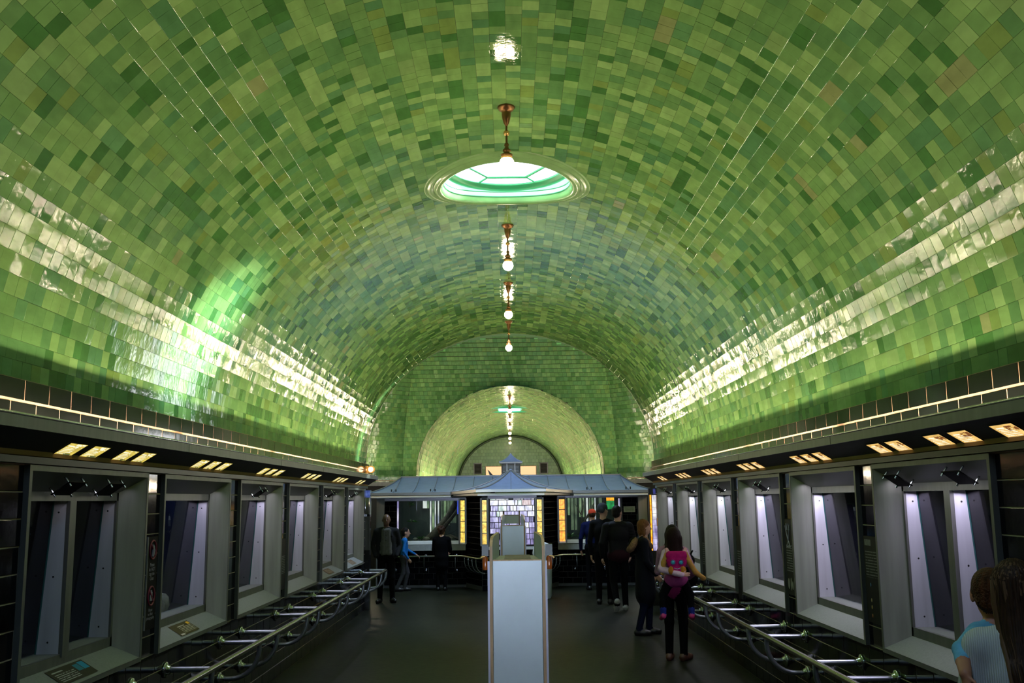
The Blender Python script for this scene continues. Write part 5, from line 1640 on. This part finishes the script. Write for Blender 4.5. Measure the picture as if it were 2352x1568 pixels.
def head_prims(c, s, hair='hair', skin='skin', style='short', face=True, tilt=(0, 0)):
    """head centred at c looking along +y before turning by tilt = (yaw, pitch)"""
    ya, pi_ = tilt
    Rz = np.array([[math.cos(ya), -math.sin(ya), 0], [math.sin(ya), math.cos(ya), 0], [0, 0, 1]])
    Rx = np.array([[1, 0, 0], [0, math.cos(pi_), -math.sin(pi_)], [0, math.sin(pi_), math.cos(pi_)]])
    Rm = Rz @ Rx
    P = lambda x, y, z: c + Rm @ (vec(x, y, z) * s)
    E = lambda x, y, z, rx, ry, rz, m, k=.02, b=0: ell(P(x, y, z), vec(rx, ry, rz) * s, m, k * s, Rm, b)
    o = [E(0, -.005, .02, .076, .094, .098, skin), E(0, .030, -.055, .055, .060, .062, skin, .03)]
    if face:
        o += [cap(P(0, .088, .018), P(0, .106, -.022), .009 * s, .014 * s, skin, .012), E(.078, -.008, -.005, .012, .024, .033, skin, .008), E(-.078, -.008, -.005, .012, .024, .033, skin, .008)]
        o += [E(.031, .081, .016, .013, .008, .007, 'eye', .002, .002), E(-.031, .081, .016, .013, .008, .007, 'eye', .002, .002)]
        o += [cap(P(-.022, .084, -.062), P(.022, .084, -.062), .0075 * s, .0075 * s, 'lip', .004, None, .002)]
        if style != 'bald': o += [cap(P(.015, .088, .036), P(.045, .074, .038), .006 * s, .005 * s, hair if style != 'bald' else 'eye', .004), cap(P(-.015, .088, .036), P(-.045, .074, .038), .006 * s, .005 * s, hair if style != 'bald' else 'eye', .004)]
    if style in ('short', 'curly'):
        o += [E(0, -.022, .040, .083, .092, .092, hair, .012, .003), E(0, -.055, -.02, .072, .055, .06, hair, .015)]
        if style == 'curly':
            for k in range(26):
                a, b = random.uniform(0, 2 * PI), random.uniform(-.2, 1.3)
                q = vec(math.cos(a) * math.cos(b) * .085, math.sin(a) * math.cos(b) * .09 - .025, .035 + math.sin(b) * .085)
                if q[1] < .055 or q[2] > .08:
                    o.append(E(*q, .028, .028, .028, hair, .008))
    if style == 'bob':
        o += [E(0, -.018, .042, .088, .098, .092, hair, .012, .003), cap(P(.066, -.02, .03), P(.076, .0, -.105), .034 * s, .026 * s, hair, .02), cap(P(-.066, -.02, .03), P(-.076, .0, -.105), .034 * s, .026 * s, hair, .02), E(0, -.06, -.05, .082, .052, .085, hair, .03)]
    if style == 'long':
        o += [E(0, -.018, .042, .088, .098, .094, hair, .012, .003), cap(P(0, -.06, 0), P(0, -.095, -.22), .075 * s, .085 * s, hair, .04), cap(P(.07, -.02, .0), P(.075, -.05, -.20), .035 * s, .03 * s, hair, .03), cap(P(-.07, -.02, .0), P(-.075, -.05, -.20), .035 * s, .03 * s, hair, .03)]
    if style == 'cap':
        o += [E(0, -.022, .015, .081, .090, .080, hair, .01), E(0, -.008, .062, .086, .102, .070, 'cap', .01, .004), cap(P(-.045, .095, .055), P(.045, .095, .055), .012 * s, .012 * s, 'cap', .02), cap(P(-.03, .135, .045), P(.03, .135, .045), .009 * s, .009 * s, 'cap', .03)]
    if style == 'beanie':
        o += [E(0, -.012, .052, .088, .102, .092, 'cap', .01, .004), cap(P(-.05, -.06, .01), P(.05, -.06, .01), .045 * s, .045 * s, 'cap', .03)]
    return o


def body(h, mats_keys, arms, legs, style='short', head_tilt=(0, 0), lean=0.0, bulk=1.0, head_s=1.0, coat=None, hands=(True, True), face=True, head_off=0.0, girl=False, hand_n=None, shoe='shoe'):
    """standing figure facing +y; arms and legs are given as joint positions for a 1.75 m figure"""
    s = h / 1.75
    top, bot, skin = mats_keys['top'], mats_keys['bot'], 'skin'
    S = lambda q: vec(*q) * s
    ln = lambda z: max(0, z - .9) * lean
    o = []
    T = lambda x, y, z: S((x, y + ln(z), z))
    w = (.92 if girl else 1.0) * bulk
    o += [ell(T(0, -.012, 1.27), S((.175 * w, .125 * w, .20)), top, .05), ell(T(0, 0, 1.06), S((.150 * w, .112 * w, .17)), top, .05), ell(S((0, -.012, .925)), S((.168 * w, .125 * w, .13)), mats_keys.get('hip', bot), .04)]
    o += [cap(T(-.155 * w, -.008, 1.405), T(.155 * w, -.008, 1.405), .066 * s * bulk, .066 * s * bulk, top, .05), cap(T(-.07, -.012, 1.43), T(.07, -.012, 1.43), .06 * s, .06 * s, top, .05)]
    o += [cap(T(0, -.010, 1.44), T(0, .005, 1.56), .056 * s, .052 * s, skin, .02)]
    hc = T(head_off, .012, 1.632)
    o += head_prims(hc, s * head_s, style=style, face=face, tilt=head_tilt)
    for i, (el, wr) in enumerate(arms):
        sd = -1 if i == 0 else 1
        sh = T(sd * .178 * w, -.008, 1.395); el, wr = S(el), S(wr)
        o += [cap(sh, el, .056 * s * bulk, .045 * s * bulk, top, .03), cap(el, wr, .045 * s * bulk, .034 * s * bulk, top, .015)]
        if hands[i]:
            d = wr - el
            n_ = vec(-sd, 0.1, 0) if hand_n is None else hand_n[i]
            o += hand_prims(wr + d / np.linalg.norm(d) * .012 * s, d, n_, s * (.95 if girl else 1.02), skin, .55, side=(1 if i == 0 else -1))
    for i, (kn, an, toe) in enumerate(legs):
        sd = -1 if i == 0 else 1
        hp = S((sd * .088, -.005, .90)); kn, an = S(kn), S(an)
        o += [cap(hp, kn, .088 * s, .062 * s, bot, .035), cap(kn, an, .062 * s, .050 * s, bot, .02)]
        td = vec(*toe); td = td / np.linalg.norm(td)
        foot = an - vec(0, 0, .045 * s) if abs(td[2]) < .3 else an
        o += [cap(foot - td * .035 * s, foot + td * .085 * s, .046 * s, .044 * s, shoe, .02), cap(foot + td * .08 * s, foot + td * .165 * s, .043 * s, .032 * s, shoe, .03)]
        o += [cap(foot - td * .04 * s - vec(0, 0, .028 * s), foot + td * .165 * s - vec(0, 0, .028 * s), .028 * s, .026 * s, 'sole' if 'sole' in mats_keys else shoe, .012, None, .003)]
    if coat:
        z0, r0, r1 = coat
        o += [cap(T(0, 0, 1.15), S((0, 0, z0)), r0 * s, r1 * s, top, .05, .78)]
    return o


M_SKIN = mat('skin_light', (.50, .27, .18), .5)
M_SKIND = mat('skin_dark', (.13, .060, .038), .45)
M_EYE = mat('eye_dark', (.02, .015, .012), .3)
M_LIP = mat('lip', (.30, .10, .08), .45)
M_LIPD = mat('lip_dark', (.10, .035, .03), .45)
HAIR_BLK = mat('black_hair', (.008, .006, .005), .55, spec=.12, bump=(90, .4), noise=(60, .4, (1, 1, .2)))
HAIR_BRN = mat('brown_hair', (.036, .016, .007), .55, spec=.15, bump=(90, .4), noise=(60, .4, (1, 1, .2)))
HAIR_RED = mat('red_blond_hair', (.16, .060, .018), .55, spec=.15, bump=(90, .5), noise=(60, .4, (1, 1, .2)))
JEANS = mat('dark_denim', (.004, .006, .018), .9, spec=.08, noise=(60, .3))
BLKCLOTH = mat('black_cloth', (.003, .003, .0035), .9, spec=.06)
BLKSHOE = mat('black_shoe', (.007, .006, .006), .4)


def fabric(name, c, rough=.85): return mat(name, c, rough, spec=.12, noise=(25, .15), bump=(60, .07))


def person(label, loc, rz, prims, mats, voxel=.011):
    t = thing('person', label, 'person', loc, rz)
    base = dict(skin=M_SKIN, eye=M_EYE, lip=M_LIP, hair=HAIR_BRN, cap=BLKCLOTH, sole=BLKSHOE, shoe=BLKSHOE)
    base.update(mats)
    used = {p['m'] for p in prims}
    b = grow('body', prims, {k: v for k, v in base.items() if k in used}, voxel, t)
    return t


STAND = (((-.10, .01, .49), (-.10, -.01, .09), (-.1, 1, 0)), ((.10, .01, .49), (.10, -.01, .09), (.1, 1, 0)))
HANG = (((-.245, -.02, 1.11), (-.24, .06, .87)), ((.245, -.02, 1.11), (.24, .06, .87)))
KEYS = dict(top='top', bot='bot')

# 1 bald man facing us, open grey jacket, hands in pockets
pr = body(1.68, KEYS, (((-.275, -.04, 1.12), (-.215, .10, .93)), ((.275, -.04, 1.12), (.215, .10, .93))), (((-.12, .03, .49), (-.13, 0, .09), (-.35, 1, 0)), ((.11, .03, .49), (.12, 0, .09), (.35, 1, 0))), style='bald', bulk=1.12, hands=(False, False))
s_ = 1.68 / 1.75
pr += [cap(vec(x, .072, 1.42) * s_, vec(x * 1.25, .082, .98) * s_, .050 * s_, .056 * s_, 'shirt', .008, None, .004) for x in (-.045, .0, .045)]
pr += [cap(vec(sd * .12, .0, 1.26) * s_, vec(sd * .14, .02, .93) * s_, .078 * s_, .066 * s_, 'top', .03) for sd in (-1, 1)]
pr += [ cap(vec(-.06, .055, 1.47) * s_, vec(-.10, .085, 1.32) * s_, .030 * s_, .03 * s_, 'top', .01), cap(vec(.06, .055, 1.47) * s_, vec(.10, .085, 1.32) * s_, .030 * s_, .03 * s_, 'top', .01)]
pr += [ell(vec(0, .126 + .002 * k, 1.38 - .05 * k) * s_, vec(.009, .008, .009) * s_, 'eye', .002, None, .01) for k in range(4)]
person('bald man in an open dark grey jacket and pale buttoned shirt', (-2.43, 19.75, 0), PI + .12, pr,
       dict(skin=M_SKIND, lip=M_LIPD, top=fabric('charcoal_jacket', (.014, .014, .016)), shirt=fabric('pale_shirt', (.09, .086, .075)), bot=BLKCLOTH))

# 2 boy in a blue long sleeved top, profile to the right
pr = body(1.33, KEYS, (((-.16, .10, 1.16), (-.13, .34, 1.02)), ((.235, -.03, 1.12), (.22, .10, .93))), (((-.09, .12, .50), (-.09, .03, .09), (0, 1, 0)), ((.09, -.02, .50), (.09, -.20, .10), (0, 1, 0))), style='short', head_s=1.22, bulk=.92, hand_n=(vec(0, 0, -1), vec(-1, 0, 0)), lean=.05)
person('boy in a bright blue long sleeved top and grey joggers', (-2.34, 22.15, 0), -PI / 2 + .2, pr,
       dict(top=fabric('bright_blue_top', (.015, .14, .42)), bot=fabric('grey_joggers', (.040, .038, .040)), sole=M_LAM, hair=HAIR_BLK), .010)

# 3 child in black with curly hair, back to us
pr = body(1.36, KEYS, (((-.24, .04, 1.13), (-.20, .24, 1.05)), ((.24, .04, 1.13), (.20, .24, 1.05))), STAND, style='curly', head_s=1.15, bulk=1.12, coat=(.72, .16, .19), head_tilt=(-.3, 0), face=False)
person('curly haired person in a black coat at the left exhibit window', (-1.52, 22.2, 0), -.1, pr, dict(top=BLKCLOTH, bot=BLKCLOTH), .010)

# 4 man in a red cap and navy hoodie, back to us
pr = body(1.70, KEYS, (((-.27, -.02, 1.12), (-.25, .10, .88)), ((.25, .06, 1.13), (.14, .24, 1.02))), STAND, style='cap', bulk=1.10, face=False)
person('man in a red cap and navy hoodie at the right exhibit window', (1.76, 21.9, 0), .1, pr, dict(top=fabric('navy_hoodie', (.004, .007, .045)), bot=BLKCLOTH, cap=fabric('red_cap', (.55, .060, .025))))

# 5 man in a grey knitted cap
pr = body(1.83, KEYS, HANG, STAND, style='beanie', bulk=1.05, head_tilt=(-.7, 0))
person('man in a grey knitted cap between the red cap and puffer jacket', (1.73, 19.0, 0), -.25, pr, dict(top=fabric('black_jacket', (.003, .003, .004)), bot=BLKCLOTH, cap=fabric('grey_beanie', (.045, .048, .058))))

# 6 man in a black quilted jacket walking away, one heel lifted
pr = body(1.80, dict(top='top', bot='bot', hip='hem'), (((-.285, -.05, 1.13), (-.27, .06, .90)), ((.285, .0, 1.13), (.24, .12, .92))), (((-.09, .03, .49), (-.075, -.20, .14), (-.05, .45, -.9)), ((.10, .06, .49), (.11, .06, .09), (.1, 1, 0))), style='short', bulk=1.16, head_tilt=(-.6, 0), shoe='shoe')
for k in range(9):
    z = 1.42 - k * .055
    pr.append(cap(vec(-.11, -.062, z) * 1.03, vec(.11, -.062, z) * 1.03, .056, .056, 'top', .012))
    if k < 6:
        for sd in (-1, 1):
            pr.append(ell(vec(sd * (.20 + .013 * k), -.01 - .004 * k, 1.38 - .05 * k) * 1.03, vec(.062, .068, .032), 'top', .01))
person('man in a black quilted puffer jacket and pale soled shoes walking away, right aisle', (1.88, 17.85, 0), .05, pr,
       dict(top=fabric('black_quilted', (.005, .005, .005), .7), bot=BLKCLOTH, hem=fabric('dark_red_hem', (.018, .004, .006)), hair=HAIR_BLK, shoe=mat('pale_shoe', (.20, .20, .17), .6)))

# 7 woman with a red blond bob, dark coat with a fur hood, profile right
pr = body(1.62, KEYS, (((-.24, .02, 1.12), (-.20, .16, .93)), ((.24, .02, 1.12), (.20, .16, .93))), (((-.09, .06, .49), (-.09, .04, .09), (0, 1, 0)), ((.09, -.02, .49), (.09, -.12, .09), (0, 1, 0))), style='bob', bulk=1.12, coat=(.62, .17, .205), girl=True, head_tilt=(-.1, 0))
s_ = 1.62 / 1.75
t = person('woman with a red blond bob in a dark coat with a fur hood', (1.93, 14.75, 0), -PI / 2 - .1, pr, dict(top=fabric('navy_black_coat', (.003, .0035, .007)), bot=JEANS, hair=HAIR_RED), .010)
fur = [cap(vec(.17 * math.cos(a), -.13 + .05 * math.sin(a) - .05, 1.36 + .07 * math.sin(a)) * s_, vec(.17 * math.cos(a + .4), -.13 + .05 * math.sin(a + .4) - .05, 1.36 + .07 * math.sin(a + .4)) * s_, .04, .04, 'fur', .02) for a in np.linspace(0, 2 * PI, 16)]
fur += [cap(vec(-.12, .02, 1.46) * s_, vec(-.06, .10, 1.34) * s_, .04, .04, 'fur', .02), cap(vec(.12, .02, 1.46) * s_, vec(.06, .10, 1.34) * s_, .04, .04, 'fur', .02)]
fur += [ell(vec(0, -.17, 1.35) * s_, vec(.14, .07, .12), 'hood', .03)]
for k in range(120):
    a = random.uniform(0, 2 * PI)
    c = vec(.17 * math.cos(a), -.18 + .05 * math.sin(a), 1.36 + .07 * math.sin(a)) * s_
    d = rng.normal(size=3); d /= np.linalg.norm(d)
    fur.append(cap(c + d * .03, c + d * .058, .008, .003, 'fur', .006))
grow('fur_hood', fur, dict(fur=mat('tan_fur', (.17, .085, .038), .9, noise=(50, .5)), hood=BLKCLOTH), .009, t)

# 8 woman carrying a child, both looking at the right tanks
pr = body(1.60, dict(top='top', bot='bot', hip='sash'), (((-.25, .10, 1.13), (-.02, .30, 1.05)), ((.25, .10, 1.13), (.06, .30, 1.0))), (((-.09, .02, .49), (-.09, -.02, .09), (-.1, 1, 0)), ((.10, .03, .49), (.10, .0, .09), (.3, 1, 0))), style='long', bulk=1.0, girl=True, head_tilt=(.15, .18), hands=(True, True))
person('dark haired woman in black trousers holding a child with a pink plush backpack', (1.98, 12.45, 0), -.45, pr,
       dict(top=fabric('pale_pink_top', (.30, .15, .22)), bot=BLKCLOTH, sash=fabric('magenta_hem', (.20, .015, .08)), hair=HAIR_BLK, skin=mat('skin_warm', (.45, .20, .09), .5), shoe=mat('tan_shoe', (.09, .035, .02), .5)), .010)

# the child on her far side: back to us, legs either side
ch = []
c0 = vec(0, 0, 0)
ch += [ell((0, 0, .24), (.115, .095, .17), 'dress', .04), ell((0, -.005, .05), (.135, .12, .10), 'skirt', .04), cap((-.09, 0, .36), (.09, 0, .36), .05, .05, 'dress', .04), cap((0, 0, .38), (0, .01, .44), .042, .04, 'skin', .02)]
ch += head_prims(vec(0, .015, .53), .98, style='long', tilt=(-.5, .25))
ch += [cap((-.12, 0, .35), (-.175, -.10, .17), .046, .042, 'sleeve', .02), cap((-.175, -.10, .17), (.05, -.235, .115), .042, .032, 'sleeve', .02), cap((.12, 0, .35), (.17, .06, .22), .042, .036, 'sleeve', .02), cap((.17, .06, .22), (.13, .17, .20), .036, .028, 'sleeve', .02)]
ch += hand_prims(vec(.06, -.238, .113), vec(1, .25, .05), vec(0, 1, 0), .62, 'skin', .4, 1)
ch += hand_prims(vec(.125, .18, .20), vec(-.3, 1, 0), vec(0, 0, -1), .62, 'skin', .5, -1)
for sd in (-1, 1):
    ch += [cap((sd * .08, 0, .02), (sd * .16, .03, -.14), .062, .048, 'legging', .03), cap((sd * .16, .03, -.14), (sd * .165, -.02, -.30), .046, .036, 'legging', .02), cap((sd * .165, -.02, -.30), (sd * .165, -.02, -.345), .038, .036, 'sock', .01)]
    ch += [cap((sd * .165, -.03, -.375), (sd * .185, .07, -.41), .034, .028, 'shoe', .02)]
CH = (1.96, 12.16, .93)
person('small child in a pink dress and blue socks, carried by a woman', CH, -.1, ch,
       dict(dress=fabric('rose_dress', (.42, .13, .28)), skirt=fabric('magenta_skirt', (.26, .04, .14)), sleeve=fabric('pale_pink_sleeve', (.52, .34, .44)), legging=BLKCLOTH, sock=fabric('blue_sock', (.012, .02, .16)), shoe=mat('pink_shoe', (.50, .04, .16), .35), hair=mat('dark_red_hair', (.014, .005, .004), .6, spec=.1, bump=(120, .6))), .008)
# plush backpack with yellow arms
t = thing('plush_backpack', 'pink plush backpack with round blue goggles on the carried child', 'backpack', (CH[0] - .01, CH[1] - .155, CH[2] + .20), -.1)
bp = [cap((-.075, 0, .135), (.075, 0, .135), .048, .048, 'pink', .03), ell((0, 0, .06), (.118, .055, .105), 'pink', .02), ell((0, -.01, -.06), (.085, .05, .07), 'pink', .03)]
for sd in (-1, 1):
    bp += [cap((sd * .105, .05, .16), (sd * .15, .04, .05), .028, .030, 'yellow', .015), cap((sd * .15, .04, .05), (sd * (.17 if sd < 0 else .22), .05, -.07), .030, .03, 'yellow', .015), ell((sd * .075, -.045, -.04), (.030, .026, .048), 'gold', .01)]
bp += [cap((.22, .05, -.07), (.30, .10, -.13), .03, .028, 'yellow', .015), ell((.31, .11, -.14), (.035, .03, .03), 'yellow', .01)]
bp += [cap((-.10, .04, .17), (-.11, .05, .20), .026, .02, 'ear', .01), cap((.10, .04, .17), (.11, .05, .20), .026, .02, 'ear', .01)]
grow('plush_body', bp, dict(pink=fabric('hot_pink_plush', (.34, .008, .10), .95), yellow=fabric('yellow_plush', (.42, .22, .05), .95), gold=fabric('gold_plush', (.34, .13, .015), .95), ear=fabric('pale_ear', (.55, .28, .26), .95)), .007, t)
for sd in (-1, 1):
    e = MB().ball((sd * .047, -.055, .055), (.024, .012, .024), 16, 10).build('goggle_lens', mat('blue_lens', (.02, .28, .36), .2), t)
    MB().tube([(sd * .047 + .026 * math.cos(a), -.058, .055 + .026 * math.sin(a)) for a in np.linspace(0, 2 * PI, 17)], .006, 6, caps=False).build('goggle_rim', mat('violet_rim', (.10, .01, .12), .4), e)
MB().tube([(-.035, -.054, -.012), (0, -.060, -.022), (.035, -.054, -.012)], .005, 6).build('smile', M_ICON_W, t)
t = thing('shoulder_bag', 'black shoulder bag on the arm of the dark haired woman beside the rail', 'bag', (2.20, 12.62, 0))
bg = [ell((0, 0, 1.16), (.075, .05, .085), 'b', .03), ell((.01, 0, .98), (.10, .07, .14), 'b', .03), cap((0, 0, 1.20), (.05, 0, 1.28), .014, .012, 'b', .01), cap((-.03, 0, 1.22), (-.05, -.01, 1.30), .014, .012, 'b', .01)]
grow('bag', bg, dict(b=BLKCLOTH), .010, t)

# 9 woman in the white sweater in front, seen from behind, holding a toddler
def knit():
    m, nt, p, out = new_mat('white_knit')
    N, L = nt.nodes, nt.links
    tc = N.new('ShaderNodeTexCoord')
    w = N.new('ShaderNodeTexWave'); w.bands_direction = 'X'; w.inputs['Scale'].default_value = 38; w.inputs['Distortion'].default_value = 1.2; w.inputs['Detail Scale'].default_value = 2
    L.new(tc.outputs['Object'], w.inputs['Vector'])
    r = N.new('ShaderNodeMix'); r.data_type = 'RGBA'; r.inputs[6].default_value = (.48, .47, .44, 1); r.inputs[7].default_value = (.66, .65, .62, 1)
    L.new(w.outputs[0], r.inputs[0]); L.new(r.outputs[2], p.inputs['Base Color'])
    b = N.new('ShaderNodeBump'); b.inputs['Strength'].default_value = .5; b.inputs['Distance'].default_value = .006; L.new(w.outputs[0], b.inputs['Height']); L.new(b.outputs[0], p.inputs['Normal'])
    p.inputs['Roughness'].default_value = .9
    return m


W = (2.06, 4.12, 0)
pr = body(1.66, KEYS, (((-.25, .0, 1.12), (-.10, .20, 1.10)), ((.27, .03, 1.12), (.10, .26, 1.10))), STAND, style='short', bulk=1.16, girl=True, head_off=-.03, head_tilt=(.1, 0))
pr += [ell((-.25, .0, 1.03), (.080, .09, .095), 'top', .05), ell((0, -.02, .98), (.19, .145, .12), 'top', .05)]
woman = person('woman in a cream ribbed sweater with long brown hair seen from behind, right foreground', W, -.42, pr, dict(top=knit(), bot=JEANS), .009)
# her long straight hair: overlapping tapered locks over a cap of hair
hb = MB()
s_ = 1.66 / 1.75
hx, hy, hz = -.028, .012 * s_, 1.632 * s_
for k in range(230):
    a = random.uniform(-1.25, 1.25)                   # round the back of the head
    x0, y0 = .083 * math.sin(a) * random.uniform(.75, 1.02), hy - .086 * math.cos(a) * random.uniform(.85, 1.04)
    vv = random.uniform(.1, 1.45)
    st_ = (hx + .089 * s_ * math.cos(vv) * math.sin(a), hy + (-.018 - .100 * math.cos(vv) * math.cos(a)) * s_, hz + (.040 + .096 * math.sin(vv)) * s_)
    cr_ = (hx + .089 * s_ * math.cos(vv * .5) * math.sin(a) * 1.02, hy + (-.018 - .102 * math.cos(vv * .5) * math.cos(a)) * s_, hz + (.040 + .096 * math.sin(vv * .5)) * s_)
    lenz = random.uniform(.40, .56)
    sp = random.uniform(-.3, 1.0)
    pts = [st_, cr_, (hx + x0 * 1.02, y0 - .012, hz - .04), (hx + x0 * .85, y0 - .035, hz - .16), (hx + x0 * .62 + .012 * sp, min(y0 - .05, -.155) , hz - .26), (hx + x0 * .48 + .02 * sp, -.175 + random.uniform(-.015, .01), hz - lenz * .78), (hx + x0 * .45 + .03 * sp, -.178 + random.uniform(-.015, .01), hz - lenz)]
    hb.tube(pts, [.006, .009, .012, .013, .012, .010, .003], 6, mi=0 if random.random() < .75 else 1)
hb.build('long_hair', [mat('chestnut_hair', (.036, .016, .007), .55, spec=.15, noise=(80, .4, (1, 1, .1))), mat('light_brown_strand', (.12, .062, .028), .55, spec=.15)], woman)
# toddler on her far arm: head, blue sleeve, hand hanging over her elbow
tb = []
tb += [ell((0, 0, .20), (.10, .085, .15), 'sleeve', .04), cap((-.07, 0, .31), (.07, 0, .31), .042, .042, 'sleeve', .04), cap((0, 0, .33), (0, .005, .385), .036, .034, 'skin', .02)]
tb += head_prims(vec(0, .01, .465), .90, style='short', tilt=(-.35, .05), face=True)
sh, elb, wrs = vec(-.10, -.02, .30), vec(-.245, -.22, .27), vec(-.285, -.335, .195)
tb += [cap(sh, elb, .036, .031, 'sleeve', .02), cap(elb, elb + (wrs - elb) * .45, .033, .031, 'sleeve', .015), cap(elb + (wrs - elb) * .42, wrs, .029, .024, 'skin', .008)]
tb += hand_prims(wrs, vec(-.03, -.25, -1), vec(1, .3, 0), .60, 'skin', .62, 1)
tb += [cap((.09, 0, .30), (.15, .05, .19), .038, .03, 'sleeve', .02), cap((.15, .05, .19), (.10, .11, .16), .03, .024, 'sleeve', .02)]
tb += hand_prims(vec(.095, .115, .158), vec(-1, .6, 0), vec(0, 0, -1), .58, 'skin', .5, -1)
for sd in (-1, 1):
    tb += [cap((sd * .06, 0, .06), (sd * .10, .10, -.02), .055, .045, 'legging', .03), cap((sd * .10, .10, -.02), (sd * .10, .08, -.17), .042, .032, 'legging', .02), cap((sd * .10, .06, -.20), (sd * .10, .14, -.21), .032, .026, 'shoe', .02)]
person('auburn haired toddler in a light blue top held by a woman', (2.085, 4.45, 1.04), 0, tb,
       dict(sleeve=fabric('light_blue_top', (.16, .42, .62)), legging=JEANS, hair=mat('auburn_hair', (.075, .024, .007), .55, spec=.15, bump=(120, .7), noise=(45, .7, (1, 1, .3))), skin=mat('skin_toddler', (.50, .20, .11), .5)), .0055)
